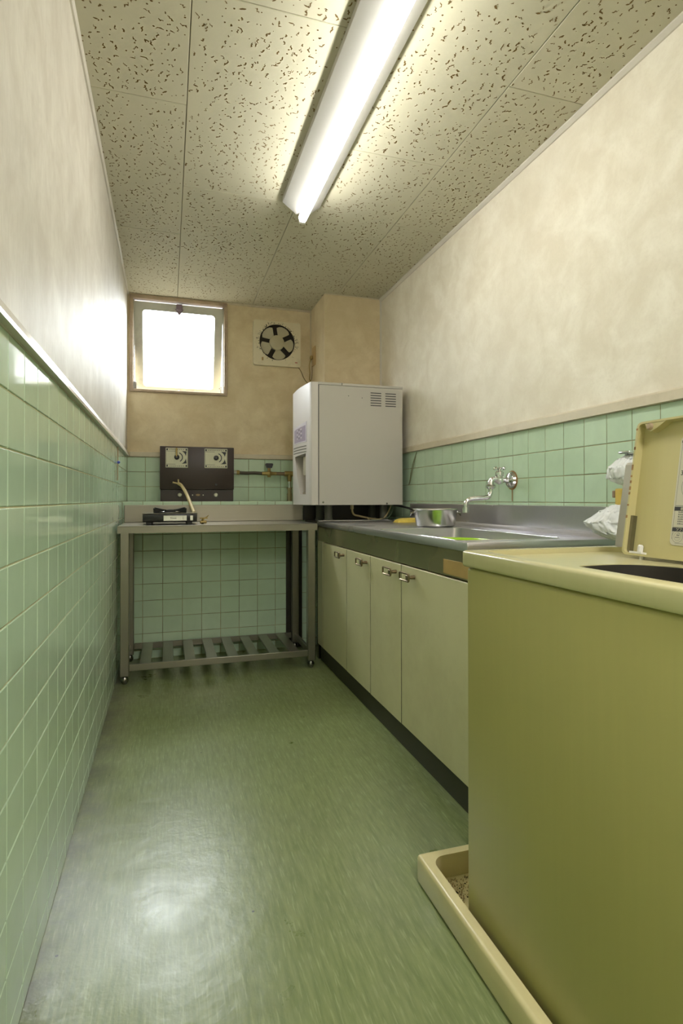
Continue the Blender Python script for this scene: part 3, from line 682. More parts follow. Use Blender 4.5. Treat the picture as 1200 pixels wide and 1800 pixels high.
MB().tube([(0.185, 3.236, TZ + 0.0055), (0.185, 3.236, TZ + 0.0005)], 0.008, 8).build('foot_nut', BLACK, o)

# ---------------------------------------------------------------- sink unit
KX0, KY0, KY1, KZ = 0.860, 1.510, 3.290, 0.833; KC = 1.462
cab = thing('sink_cabinet', 'cream four-door sink base cabinet with bronze ring handles along the right wall', 'cabinet', (1.13, 2.4, 0))
DX = KX0 + 0.002
b = MB().box(DX + 0.019, XR - 0.004, KC + 0.012, KY1 - 0.004, 0.098, 0.116).box(DX + 0.019, XR - 0.004, KC + 0.012, KC + 0.028, 0.116, KZ - 0.030).box(DX + 0.019, XR - 0.004, KY1 - 0.020, KY1 - 0.004, 0.116, KZ - 0.030).box(XR - 0.020, XR - 0.004, KC + 0.028, KY1 - 0.020, 0.116, KZ - 0.030).box(DX + 0.019, DX + 0.026, KC + 0.028, KY1 - 0.020, 0.116, KZ - 0.030)
b.build('carcass', CARC_SHADE, cab, smooth=0)
MB().box(DX + 0.0185, XR - 0.004, KC + 0.004, KC + 0.0115, 0.0005, KZ - 0.030).build('end_panel', CREAM, cab, smooth=0)
MB().box(DX + 0.018, XR - 0.02, KC + 0.012, KY1 - 0.004, 0.0005, 0.0975).build('kickboard', KICK, cab, smooth=0)
MB().box(DX + 0.004, DX + 0.018, KC + 0.008, KY1 - 0.004, 0.716, KZ - 0.030, 0.001).build('apron', STEEL_O, cab, smooth=0)
MB().box(DX, DX + 0.018, 3.179, KY1 - 0.004, 0.100, 0.7155, 0.001).build('end_stile', CREAM, cab, smooth=0)
seams = [3.172, 2.716, 2.366, 2.018, 1.466]
hy = [2.748, 2.400, 2.058, 1.885]
for i, (a, c) in enumerate(zip(seams, seams[1:])):
    d = MB().box(DX, DX + 0.0175, c + 0.003, a - 0.003, 0.098 + R.uniform(-.002, .002), 0.7105, 0.0008).build('door', [CREAM, CARC_SHADE], cab, smooth=0)
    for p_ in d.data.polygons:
        if abs(p_.normal.y) > 0.9: p_.material_index = 1  # door edges coloured dark as the shade between the doors
    y = hy[i]; z = 0.678; xo = DX - 0.030
    h = MB(); rr = [(yy, zz) for yy, zz in rrect(y - 0.006, y + 0.078, z - 0.0135, z + 0.0135, 0.006, 3)]
    h.tube([(xo, yy, zz) for yy, zz in rr], 0.0036, 6, closed=True)
    h.tube([(xo, y + 0.010, z), (DX - 0.0003, y + 0.010, z)], [0.006, 0.0075], 8)
    h.box(xo - 0.003, xo + 0.003, y - 0.006, y + 0.018, z - 0.010, z + 0.010, 0.002)
    h.build('handle', BRONZE, d)
MB().box(DX + 0.0015, DX + 0.0038, 1.50, 1.672, 0.722, 0.768).build('tape_patch', TAPE, cab, smooth=0, label='torn tan tape patch')
# worktop with basin
bx0, bx1, by0, by1 = 0.878, 1.262, 1.59, 2.30
top = thing('sink_worktop', 'stainless steel sink worktop with a rectangular basin and tall splashback', 'sink', (1.13, 2.4, KZ))
wk = MB().box(KX0, XR - 0.001, KY0, KY1, KZ - 0.029, KZ, 0.0025, 2).build('deck', STEEL, top, smooth=30)
cut = MB().prism(rrect(bx0, bx1, by0, by1, 0.03, 5), 2, KZ - 0.2, KZ + 0.1).build('cut', STEEL, smooth=0)
wl = wk.location.copy(); wk.parent = None; wk.location = wl + top.location; bool_diff(wk, [cut]); put(wk, top)
# basin shell
b = MB(); ring = rrect(bx0, bx1, by0, by1, 0.03, 5); low = rrect(bx0 + 0.012, bx1 - 0.012, by0 + 0.012, by1 - 0.012, 0.04, 5); n = len(ring); BZ = KZ - 0.185
pts = [(x, y, KZ - 0.001) for x, y in ring] + [(x, y, BZ) for x, y in low]
b.poly(pts, [(i, (i + 1) % n, n + (i + 1) % n, n + i) for i in range(n)] + [tuple(range(n, 2 * n))])
basin = b.build('basin', STEEL, top, smooth=40)
MB().lathe([(0, 0.002), (0.03, 0.002), (0.045, 0.004), (0.048, 0.0005)], (1.12, 2.18, BZ), 'Z', 24).build('drain', CHROME_D, basin)
# raised bead round basin
MB().tube([(x, y, KZ + 0.0005) for x, y in rrect(bx0 - 0.002, bx1 + 0.002, by0 - 0.002, by1 + 0.002, 0.03, 5)], 0.0012, 6, closed=True).build('basin_bead', CHROME, top)
MB().box(XR - 0.016, XR - 0.0005, KY0, 3.14, KZ + 0.0003, 0.938, 0.002).prism([(XR - 0.016, KZ + 0.0003), (XR - 0.034, KZ + 0.0003), (XR - 0.030, KZ + 0.003), (XR - 0.022, KZ + 0.010), (XR - 0.016, KZ + 0.018)], 1, KY0, 3.14).build('splashback', STEEL, top, smooth=0)
MB().box(KX0 + 0.004, XR - 0.03, KY1 - 0.004, KY1 + 0.001, KZ - 0.010, KZ + 0.004, 0.001).build('end_lip', CHROME, top)

o = thing('wash_bowl', 'lime green plastic wash bowl standing in the sink basin', 'bowl', (1.075, 2.02, BZ))
MB().lathe([(0, 0.002), (0.10, 0.002), (0.115, 0.02), (0.150, 0.145), (0.160, 0.148), (0.160, 0.144), (0.153, 0.140), (0.118, 0.012), (0.10, 0.0), (0, 0.0)][::-1], (1.085, 2.03, BZ + 0.005), 'Z', 48).build('bowl_shell', LIME, o)

# pot
PXc, PYc = 1.212, 2.425
o = thing('cooking_pot', 'open shiny aluminium cooking pot on the worktop behind the basin', 'pot', (PXc, PYc, KZ))
MB().lathe([(0, 0.001), (0.083, 0.001), (0.091, 0.008), (0.103, 0.080), (0.108, 0.083), (0.107, 0.086), (0.100, 0.082), (0.089, 0.010), (0.082, 0.005), (0, 0.005)], (PXc, PYc, KZ + 0.0005), 'Z', 56).build('pot_wall', ALU, o)
for s in (1, -1):
    ex = Vector((-0.95 * s, 0.30 * s, 0)).normalized(); ey = Vector((-ex.y, ex.x, 0)); c0 = Vector((PXc, PYc, KZ + 0.070))
    MB().tube([c0 + ex * 0.100 + ey * 0.020, c0 + ex * 0.114 + ey * 0.020 + Vector((0, 0, -.004)), c0 + ex * 0.118 + ey * 0.0 + Vector((0, 0, -.016)), c0 + ex * 0.114 - ey * 0.020 + Vector((0, 0, -.004)), c0 + ex * 0.100 - ey * 0.020], 0.0032, 8).build('ear_handle', CHROME_D, o)
    for q in (-1, 1): MB().lathe([(0, 0.006), (0.005, 0.004), (0.006, 0), (0, 0)], c0 + ex * 0.101 + ey * 0.020 * q, 'Z', 10).build('rivet', CHROME_D, o)
# yellow cloth
b = MB(); t = bmesh.new(); bmesh.ops.create_grid(t, x_segments=18, y_segments=8, size=0.5)
for v in t.verts:
    u, w_ = v.co.x, v.co.y; edge = max(0, 1 - (2 * abs(w_)) ** 4) * max(0, 1 - (2 * abs(u)) ** 6)
    v.co = (1.300 + u * 0.165 - w_ * 0.01, 2.93 + w_ * 0.06 + u * 0.02 + 0.006 * math.sin(u * 9), KZ + 0.003 + 0.020 * edge ** 0.5 + 0.003 * math.sin(u * 22 + w_ * 7) * edge)
bb = t.copy() if hasattr(t, 'copy') else t
r = bmesh.ops.extrude_face_region(t, geom=t.faces[:])
for v in [g for g in r['geom'] if isinstance(g, bmesh.types.BMVert)]: v.co.z = KZ + 0.0008
b.merge(t); o = b.build('folded_cloth', YELL); tag(o, 'folded yellow cloth lying on the steel worktop beside the pot', 'cloth')

# wall faucet
FY = 2.104; FXW = XR - 0.001
fc = thing('wall_faucet', 'chrome wall faucet with cross handle and long bent spout over the sink', 'faucet', (FXW, FY, 1.048))
MB().lathe([(0, 0), (0.033, 0), (0.036, -0.004), (0.031, -0.014), (0.018, -0.020), (0.012, -0.022), (0, -0.022)], (FXW, FY, 1.046), 'X', 28).build('wall_flange', CHROME, fc)
MB().lathe([(0, 0), (0.042, 0), (0.038, -0.0008), (0, -0.0008)], (FXW + 0.0006, FY, 1.045), 'X', 17).build('rust_ring', RUST, fc)
MB().tube([(FXW - 0.02, FY, 1.046), (1.372, FY, 1.045), (1.362, FY, 1.044), (1.350, FY, 1.044), (1.338, FY, 1.047), (1.326, FY, 1.050), (1.316, FY, 1.046), (1.311, FY, 1.036), (1.311, FY, 1.024)], [0.010, 0.011, 0.017, 0.018, 0.013, 0.012, 0.0125, 0.0125, 0.013], 16).build('valve_body', CHROME, fc)
MB().lathe([(0.015, 0), (0.016, 0.018), (0.018, 0.020), (0.018, 0.032), (0.013, 0.038), (0.006, 0.040), (0.006, 0.046), (0, 0.046)], (1.354, FY, 1.046), 'Z', 20).build('bonnet', CHROME, fc)
b = MB().lathe([(0, 0.014), (0.008, 0.012), (0.010, 0.006), (0.006, 0), (0, 0)], (1.354, FY, 1.088), 'Z', 16)
for k in range(4):
    a = math.radians(20 + 90 * k); d = Vector((math.cos(a), math.sin(a), 0)); p0 = Vector((1.354, FY, 1.095))
    b.tube([p0, p0 + d * 0.016, p0 + d * 0.026, p0 + d * 0.031], [0.0045, 0.0045, 0.0075, 0.0035], 10)
b.build('cross_handle', CHROME, fc)
MB().lathe([(0, 0), (0.016, 0), (0.021, -0.005), (0.021, -0.012), (0.013, -0.019), (0, -0.019)], (1.311, FY, 1.026), 'Z', 8).build('swivel_nut', CHROME, fc)
sp = spline([(1.311, FY, 1.010), (1.311, FY, 0.992), (1.302, FY + 0.001, 0.975), (1.284, FY + 0.002, 0.970), (1.250, FY + 0.004, 0.968), (1.220, FY + 0.006, 0.965), (1.206, FY + 0.007, 0.959), (1.197, FY + 0.008, 0.945), (1.196, FY + 0.008, 0.925)], 5)
MB().tube(sp, 0.0095, 14).build('spout', CHROME, fc)
MB().tube([(1.196, FY + 0.008, 0.930), (1.196, FY + 0.008, 0.907)], 0.0145, 10).build('aerator', CHROME, fc)
MB().box(FXW - 0.0002, FXW + 0.0006, FY - 0.0035, FY + 0.002, 0.955, 1.010).build('rust_drip', RUST, fc, smooth=0)

# strap on the wall left of the faucet
o = MB().tube(spline([(XR - 0.004, 3.07, 1.243), (XR - 0.012, 3.11, 1.17), (XR - 0.007, 3.165, 1.075), (XR - 0.005, 3.185, 1.052), (XR - 0.007, 3.16, 1.068), (XR - 0.010, 3.115, 1.14), (XR - 0.004, 3.085, 1.22)]), 0.0026, 6).build('plastic_strap', simple('strap_green', (0.20, 0.22, 0.12), 0.4)); tag(o, 'thin bent plastic strap hanging on the green tiles beside the dispenser', 'strap')
o = MB().tube([(XL + 0.005, 3.236, 1.247), (XL + 0.005, 3.235, 1.16), (XL + 0.004, 3.232, 1.066)], 0.0028, 6).build('cord', simple('cord_tan', (0.34, 0.24, 0.14), 0.6)); 
hc = thing('hanging_cord', 'thin tan cord with a blue bead hanging on the left tiled wall', 'cord', (XL, 3.236, 1.247)); put(o, hc)
MB().lathe([(0, -0.009), (0.006, -0.006), (0.008, 0), (0.006, 0.006), (0, 0.009)], (XL + 0.009, 3.235, 1.163), 'Z', 12).build('bead', BLUE, hc)

# ---------------------------------------------------------------- drink dispenser on its stand
stn = thing('corner_stand', 'low steel stand with painted-in shade in the far corner carrying the drink dispenser', 'stand', (1.12, 3.45, 0))
MB().box(KX0 + 0.002, XR - 0.004, KY1 + 0.006, YL - 0.003, 0.790, 0.826, 0.002).build('stand_top', simple('shaded_steel_top', (0.07, 0.065, 0.05), 0.35, 0.6), stn, smooth=0)  # shade under the dispenser is painted into this dark top
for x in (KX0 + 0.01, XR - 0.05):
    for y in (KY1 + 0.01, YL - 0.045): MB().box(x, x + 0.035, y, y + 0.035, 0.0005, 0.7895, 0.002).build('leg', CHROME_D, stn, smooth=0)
MB().box(KX0 - 0.01, XR - 0.03, YL - 0.014, YL - 0.003, 0.8265, 0.925).build('back_plate', simple('shaded_back_plate', (0.06, 0.055, 0.045), 0.4, 0.5), stn, smooth=0)  # plate darkened in colour for the shade behind the dispenser
BX0, BX1, BY0, BY1, BZ0, BZ1 = 0.836, 1.365, 3.170, 3.600, 0.930, 1.648
dp = thing('drink_dispenser', 'tall grey box-shaped drink dispenser with a cup niche in the corner', 'dispenser', ((BX0 + BX1) / 2, (BY0 + BY1) / 2, 0.826))
MB().box(BX0 + 0.002, BX1 - 0.004, BY0 + 0.006, BY1, BZ0 + 0.003, BZ1 - 0.012).build('casing', BOXW, dp, smooth=0)
sp_ = MB().box(BX0 + 0.003, BX1, BY0, BY0 + 0.005, BZ0, BZ1 - 0.016, 0.0015).build('side_panel', BOXW, dp, smooth=0)
cts = []
for gx in (1.158, 1.253):
    for k in range(6):
        z = 1.600 - k * 0.0150; cts.append((gx, z))
for gx, z in cts:
    MB().box(gx, gx + 0.068, BY0 - 0.0012, BY0 - 0.0002, z - 0.0024, z + 0.0024).build('vent_slot', INK, sp_, smooth=0)
MB().box(BX0 - 0.002, BX1 + 0.001, BY0 - 0.002, BY1, BZ1 - 0.0145, BZ1, 0.0015).build('top_cover', BOXW, dp, smooth=0)
def lathe_y(x, z, r=0.006): return MB().lathe([(0, -0.003), (r * 0.7, -0.003), (r, 0), (0, 0)], (x, BY0 - 0.0002, z), 'Y', 12)
for x, z in ((0.864, 0.946), (1.262, 0.938)): lathe_y(x, z).build('screw', CHROME_D, dp)
for x, z in ((1.02, 1.575), (1.105, 1.567)): lathe_y(x, z, 0.0025).build('rivet_hole', INK, dp)
MB().box(0.975, 0.981, BY0 - 0.004, BY0 - 0.002, BZ1 - 0.012, BZ1 + 0.001).build('cover_screw', CHROME_D, dp)
# front panel: bulging towards the aisle
prof = [(BX0, BY0 + 0.001), (0.806, BY0 + 0.001), (0.797, BY0 + 0.004), (0.7915, BY0 + 0.012)]
arc = []
for k in range(13):
    t_ = k / 12; yy = BY0 + 0.012 + (BY1 - 0.014 - BY0) * t_; arc.append((0.7915 - 0.012 * math.sin(PI * t_) - 0.014 * t_, yy))
prof += arc[1:] + [(BX0, BY1 - 0.002)]
def front_x(y):
    t_ = (y - BY0 - 0.012) / (BY1 - 0.014 - BY0); t_ = min(1, max(0, t_)); return 0.7915 - 0.012 * math.sin(PI * t_) - 0.014 * t_
fr = MB().prism(prof, 2, BZ0 + 0.001, BZ1 - 0.001).build('front_panel', BOXF, smooth=30)
cut = MB().prism([(3.262, 0.994), (3.262, 1.238), (3.520, 1.232), (3.372, 0.994)], 0, 0.70, 0.828).build('cut', NICHE, smooth=0)
bool_diff(fr, [cut]); put(fr, dp)
nch = MB().prism([(3.264, 0.996), (3.264, 1.236), (3.517, 1.230), (3.370, 0.996)], 0, 0.8265, 0.8278).build('cup_niche', NICHE, fr, smooth=0)
MB().box(0.797, 0.826, 3.270, 3.400, 1.110, 1.229, 0.008, 2).build('nozzle_cover', simple('nozzle_plastic', (0.44, 0.40, 0.29), 0.4), fr)
MB().box(0.790, 0.826, 3.264, 3.372, 0.9955, 1.004, 0.001).build('drip_ledge', NICHE, fr)
MB().box(BX0 - 0.0008, BX0 + 0.0028, BY0 - 0.0006, BY0 + 0.003, BZ0 + 0.004, BZ1 - 0.016).build('panel_gap', INK, dp, smooth=0)
def strip(y0, y1, z0a, z0b, z1a, z1b, d, mat, name, par, n=10, **kw):
    pts = []; 
    for i in range(n + 1):
        t_ = i / n; y = y0 + (y1 - y0) * t_; x = front_x(y) - d
        pts += [(x, y, z0a + (z0b - z0a) * t_), (x, y, z1a + (z1b - z1a) * t_), (x + d * 0.9, y, z1a + (z1b - z1a) * t_), (x + d * 0.9, y, z0a + (z0b - z0a) * t_)]
    fs = []
    for i in range(n):
        for k in range(4): fs.append((4 * i + k, 4 * i + (k + 1) % 4, 4 * i + 4 + (k + 1) % 4, 4 * i + 4 + k))
    fs += [(0, 3, 2, 1), (4 * n, 4 * n + 1, 4 * n + 2, 4 * n + 3)]
    return MB().poly(pts, fs).build(name, mat, par, smooth=30, **kw)
st_ = strip(3.245, 3.540, 1.305, 1.310, 1.425, 1.412, 0.0020, simple('sticker_rim', (0.58, 0.55, 0.60), 0.3), 'control_panel', fr)
strip(3.262, 3.525, 1.313, 1.317, 1.405, 1.398, 0.0024, STICK, 'control_sticker', st_)
for k in range(5):
    for j in range(3):
        y = 3.33 + j * 0.045; strip(y, y + R.uniform(.012, .03), 1.335 + k * 0.013, 1.335 + k * 0.013, 1.340 + k * 0.013, 1.340 + k * 0.013, 0.0030, INKG if (k + j) % 2 else WHITE, 'print_mark', st_, 2)
for k in range(3): strip(3.250, 3.560, 1.244 + k * 0.017, 1.250 + k * 0.017, 1.250 + k * 0.017, 1.256 + k * 0.017, 0.0012, simple('groove_shadow%d' % k, (0.13, 0.12, 0.09), 0.6), 'front_groove', fr)
for x in (0.94, 1.30):
    for y in (3.325, 3.54): MB().tube([(x, y, 0.8265), (x, y, 0.838), (x, y, 0.842), (x, y, BZ0 + 0.0025)], [0.030, 0.030, 0.024, 0.024], 16).build('foot', simple('foot_grey', (0.12, 0.12, 0.09), 0.5) if 'foot_grey' not in MATS else MATS['foot_grey'], dp)
o = thing('drain_hose', 'yellowed hose bending from under the drink dispenser onto the stand', 'hose', (1.1, 3.35, 0.84))
MB().tube(spline([(1.098, 3.345, 0.905), (1.102, 3.345, 0.882), (1.115, 3.345, 0.866), (1.150, 3.35, 0.858), (1.21, 3.36, 0.845), (1.28, 3.38, 0.8345)]), 0.0062, 10).build('hose', HOSE, o)
MB().tube([(1.098, 3.345, 0.9285), (1.098, 3.345, 0.902)], 0.0105, 10).build('coupling', HOSE, o)
for i, (pts, mt, lb) in enumerate((
        ([(1.352, 3.33, 0.924), (1.335, 3.31, 0.90), (1.310, 3.30, 0.865), (1.285, 3.31, 0.842), (1.24, 3.33, 0.836), (1.215, 3.34, 0.8315), (1.195, 3.35, 0.852)], HOSE, 'thin yellowish cable curling on the stand under the dispenser'),
        ([(1.366, 3.31, 0.920), (1.352, 3.30, 0.89), (1.325, 3.295, 0.856), (1.30, 3.305, 0.842), (1.255, 3.32, 0.8330), (1.235, 3.34, 0.8345)], simple('green_cable', (0.12, 0.17, 0.10), 0.5), 'thin green cable beside the yellowish cable under the dispenser'),
        ([(1.372, 3.33, 0.928), (1.385, 3.20, 0.917), (1.388, 3.05, 0.900), (1.382, 2.93, 0.880), (1.382, 2.86, 0.858), (1.382, 2.80, 0.8425)], RUBBER, 'thick black cable running from the dispenser along the steel splashback'))):
    tag(MB().tube(spline(pts, 6), (0.004, 0.003, 0.0065)[i], 8).build('cable', mt), lb, 'cable')
o = MB().box(0.955, 1.0, 3.520, 3.560, 0.0005, 0.045, 0.012, 2).build('crumpled_rag', GREYT); tag(o, 'small grey-blue rag on the floor between table and sink cabinet', 'rag')

# ---------------------------------------------------------------- washing machine tray
tr = thing('washer_tray', 'cream plastic drip tray under the washing machine with dirt in its corner', 'tray', (0.97, 0.80, 0))
to = MB().box(0.600, 1.330, 0.34, 1.312, 0.0005, 0.070, 0.010, 3).build('tray_rim', TRAY, smooth=40)
cut = MB().prism(rrect(0.627, 1.300, 0.368, 1.284, 0.035, 6), 2, 0.012, 0.2).build('cut', TRAY, smooth=0)
bool_diff(to, [cut]); put(to, tr)
for mt, nm, cnt, rg in ((DEBRIS, 'tan_grit', 700, 1.0), (DEBRIS_D, 'dark_grit', 170, 0.75)):
    b = bmesh.new()
    for _ in range(cnt):
        x = 0.645 + abs(R.gauss(0, 0.13 if nm == 'tan_grit' else 0.10)); y = R.uniform(1.135, 1.272) if nm == 'tan_grit' else 1.272 - abs(R.gauss(0, 0.05))
        if x > 1.25 or y < 1.13: continue
        s = R.uniform(0.0010, 0.0030); z = 0.0125 + s * 0.5 + R.random() * 0.004 * rg
        vs_ = [b.verts.new((x + R.uniform(-s, s), y + R.uniform(-s, s), z + dz)) for dz in (-s * .5, -s * .5, -s * .5, s)]
        for f in ((0, 1, 2), (0, 3, 1), (1, 3, 2), (2, 3, 0)): b.faces.new([vs_[i] for i in f])
    me = D.meshes.new(nm); b.to_mesh(me); b.free(); me.materials.append(mt); oo = D.objects.new(nm, me); COL.objects.link(oo); put(oo, tr); oo['kind'] = 'stuff'

# ---------------------------------------------------------------- washing machine
VX0, VX1, VY0, VY1 = 0.630, 1.270, 0.420, 1.132; VT = 0.850
wm = thing('washing_machine', 'yellowish cream top-loading washing machine with its lid standing open', 'washing machine', (0.95, 0.78, 0.02))
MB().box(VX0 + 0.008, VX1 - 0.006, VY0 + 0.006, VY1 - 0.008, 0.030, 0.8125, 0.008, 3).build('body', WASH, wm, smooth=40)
for x in (VX0 + 0.03, VX1 - 0.06):
    for y in (VY0 + 0.03, VY1 - 0.06): MB().lathe([(0, 0), (0.02, 0), (0.02, 0.018), (0, 0.018)], (x + .015, y + .015, 0.0122), 'Z', 14).build('foot', RUBBER, wm)
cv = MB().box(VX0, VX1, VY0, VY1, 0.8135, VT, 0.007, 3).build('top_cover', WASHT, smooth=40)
c1 = MB().prism(rrect(0.664, 1.020, 0.455, 1.100, 0.03, 5), 2, VT - 0.011, VT + 0.05).build('cut', WASHT, smooth=0)
OC = (0.790, 0.662); 
def sel(rx, ry, n_=56, e=2.9): return [(OC[0] + rx * math.copysign(abs(math.cos(2 * PI * k / n_)) ** (2 / e), math.cos(2 * PI * k / n_)), OC[1] + ry * math.copysign(abs(math.sin(2 * PI * k / n_)) ** (2 / e), math.sin(2 * PI * k / n_))) for k in range(n_)]
c2 = MB().prism(sel(0.118, 0.222), 2, 0.7, 0.9).build('cut', WASHT, smooth=0)
bool_diff(cv, [c1, c2]); put(cv, wm)
# body opened under the hole: dark tub
bd = [c for c in wm.children if c.name.startswith('body')][0]
l0 = bd.location.copy(); bd.parent = None; bd.location = l0 + wm.location
c3 = MB().prism(sel(0.121, 0.226), 2, 0.42, 0.9).build('cut', WASH, smooth=0); bool_diff(bd, [c3]); put(bd, wm)
ring = sel(0.1172, 0.2210); n = len(ring)
tb = MB().poly([(x, y, 0.8375) for x, y in ring] + [(x, y, 0.425) for x, y in ring], [(i, (i + 1) % n, n + (i + 1) % n, n + i) for i in range(n)] + [tuple(range(n, 2 * n))]).build('tub', TUB, wm)
for x, y in ((0.840, 0.882), (0.78, 0.8835), (0.705, 0.868)):
    MB().lathe([(0, -0.002), (0.0045, -0.002), (0.0045, 0.0), (0, 0.0)], (x, y - 0.001, 0.812), 'Y', 12).build('tub_screw', WHITE, tb)
# lid standing open; local frame: u along -Y, v up the lid, n towards the aisle
th = math.atan2(0.044, 0.283)
LO = Vector((0.930, 0.981, 0.846)); eu = Vector((0, -1, 0)); ev = Vector((math.sin(th), 0, math.cos(th))); en = Vector((-math.cos(th), 0, math.sin(th)))
ML = Matrix.Identity(4)
for i in range(3): ML[i][0] = eu[i]; ML[i][1] = ev[i]; ML[i][2] = en[i]; ML[i][3] = LO[i]
LW, LH = 0.50, 0.287
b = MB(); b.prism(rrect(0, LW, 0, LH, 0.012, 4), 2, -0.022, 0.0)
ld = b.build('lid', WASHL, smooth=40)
cut = MB().prism(rrect(0.0045, LW - 0.0045, 0.0045, LH - 0.0045, 0.010, 4), 2, -0.019, 0.05).build('cut', WASHL, smooth=0)
bool_diff(ld, [cut]); ld.data.transform(ML); put(ld, wm)
def lidpart(b, name, mat, par=None, **kw): b.bm.transform(ML); return b.build(name, mat, par or ld, **kw)
lidpart(MB().prism([(0.020, LH - 0.004), (0.026, LH - 0.016), (0.038, LH - 0.024), (0.052, LH - 0.018), (0.075, LH - 0.004)], 2, -0.0185, -0.001), 'corner_gusset', WASHL, smooth=0)
lidpart(MB().lathe([(0, 0.006), (0.006, 0.005), (0.0075, 0.0), (0.0075, -0.002), (0, -0.002)], (0.036, LH - 0.013, 0.0), 'Z', 18), 'bumper', simple('bumper_rubber', (0.36, 0.27, 0.17), 0.6))
lidpart(MB().box(0.005, 0.012, 0.006, 0.085, -0.0185, -0.008), 'hinge_spring', CHROME_D, smooth=0)
lidpart(MB().box(0.018, 0.050, 0.005, 0.009, -0.016, -0.002).box(0.034, 0.045, 0.005, 0.024, -0.014, -0.004, 0.003), 'hinge_block', WHITE)
lidpart(MB().tube([(0.047, 0.0, -0.008), (0.047, -0.022, -0.006)], 0.0045, 10), 'hinge_pin', WHITE)
b = MB()
for _ in range(12):
    v_ = R.uniform(0.05, LH - 0.01); s = R.uniform(.001, .004); b.box(-0.0003, 0.0046, v_ - s, v_ + s, 0.0001, 0.0004)
lidpart(b, 'rust_chips', RUST, smooth=0, kind='stuff')
# instruction sheet
U0_, V0_, V1_ = 0.1000, 0.030, 0.250
U1_ = 0.33; ZP = -0.0186
ps = lidpart(MB().prism(rrect(U0_, U1_, V0_, V1_, 0.010, 4), 2, ZP, ZP + 0.0006), 'instruction_label', PAPER, smooth=0, label='paper instruction label printed in dark grey')
def ink(b, name='label_print', mat=INKG): return lidpart(b, name, mat, ps, smooth=0)
zi = ZP + 0.0008
def flat(b, u0, u1, v0, v1): b.poly([(u0, v0, zi), (u1, v0, zi), (u1, v1, zi), (u0, v1, zi)], [(0, 1, 2, 3)])
def ringf(b, cu, cv_, r0, r1, n=40):
    pts = []
    for i in range(n): a = 2 * PI * i / n; pts += [(cu + r0 * math.cos(a), cv_ + r0 * math.sin(a), zi), (cu + r1 * math.cos(a), cv_ + r1 * math.sin(a), zi)]
    b.poly(pts, [(2 * i, 2 * i + 1, (2 * i + 3) % (2 * n), (2 * i + 2) % (2 * n)) for i in range(n)])
b = MB(); f0 = U0_ + 0.004
for (v0, v1) in ((0.092, 0.094),): flat(b, f0, U1_ - 0.004, v0 + 0.016, v1 + 0.0152)
flat(b, f0, f0 + 0.0007, V0_ + 0.012, V1_ - 0.010); flat(b, U1_ - 0.0047, U1_ - 0.004, V0_ + 0.012, V1_ - 0.010)
flat(b, f0 + 0.008, U1_ - 0.012, V0_ + 0.0035, V0_ + 0.0042); flat(b, f0, U1_ - 0.004, 0.0655, 0.0662)
for (cu, cv_) in ((U0_ + 0.040, 0.203), (U0_ + 0.040, 0.147), (U0_ + 0.115, 0.203), (U0_ + 0.115, 0.147), (U0_ + 0.190, 0.203), (U0_ + 0.190, 0.147)): ringf(b, cu, cv_, 0.0262, 0.0270)
ringf(b, U0_ + 0.0165, 0.0475, 0.0118, 0.0124, 24); ringf(b, U0_ + 0.0165, 0.0475, 0.0076, 0.0080, 24)
flat(b, U0_ + 0.011, U0_ + 0.022, 0.045, 0.0462); flat(b, U0_ + 0.014, U0_ + 0.0205, 0.0495, 0.0510)
ringf(b, U0_ + 0.0185, 0.0515, 0.0026, 0.0031, 12)
flat(b, U0_ + 0.026, U0_ + 0.032, 0.1685, 0.1692); flat(b, U0_ + 0.026, U0_ + 0.0267, 0.155, 0.169); ringf(b, U0_ + 0.0263, 0.1545, 0, 0.0012, 10)
ink(b)
b = MB()
b.prism([(U0_ + 0.003, V1_ - 0.014), (U1_ - 0.003, V1_ - 0.014), (U1_ - 0.003, V1_ - 0.010), (U1_ - 0.010, V1_ - 0.003), (U0_ + 0.010, V1_ - 0.003), (U0_ + 0.003, V1_ - 0.010)], 2, ZP + 0.0006, zi)
flat(b, f0 - 0.001, U1_ - 0.003, 0.0985, 0.1065); flat(b, f0 - 0.001, U1_ - 0.003, 0.0665 - 0.009, 0.0665 - 0.0015)
for k in range(3):
    c_ = U0_ + 0.040 + 0.075 * k
    b.poly([(c_ - 0.012, 0.196, zi), (c_ - 0.004, 0.188, zi), (c_ + 0.016, 0.192, zi), (c_ + 0.018, 0.214, zi), (c_ - 0.004, 0.220, zi)], [(0, 1, 2, 3, 4)])
    b.poly([(c_ - 0.009, 0.132, zi), (c_ + 0.014, 0.132, zi), (c_ + 0.016, 0.166, zi), (c_ - 0.005, 0.166, zi)], [(0, 1, 2, 3)])
ink(b, 'print_block', INK)
b = MB()
for k in range(6):
    u = U0_ + 0.013
    while u < U1_ - 0.02:
        w_ = R.uniform(0.0018, 0.0034); flat(b, u, u + w_, 0.0945 - k * 0.0046, 0.0945 - k * 0.0046 + R.uniform(0.0016, 0.0028)); u += w_ + 0.0008
for k in range(3):
    u = U0_ + 0.036
    while u < U1_ - 0.02:
        w_ = R.uniform(0.0018, 0.0034); flat(b, u, u + w_, 0.051 - k * 0.0065, 0.0532 - k * 0.0065); u += w_ + 0.0009
ink(b, 'small_print')
def ltext(s, u, v, size, mat): text_mesh('lettering', s, size, mat, ps, ML @ Matrix.Translation((u, v, zi + 0.0004)))
for i, (s_, v_) in enumerate((('1', 0.228), ('3', 0.172), ('2', 0.228), ('4', 0.172))): ltext(s_, U0_ + 0.008 + (0.075 if i > 1 else 0), v_ - 0.002, 0.0135, INK)
ltext('標準毛布洗い', U0_ + 0.017, 0.1000, 0.0066, PAPER); ltext('ソフト剤の入れかた', U0_ + 0.012, 0.0590, 0.0068, PAPER)
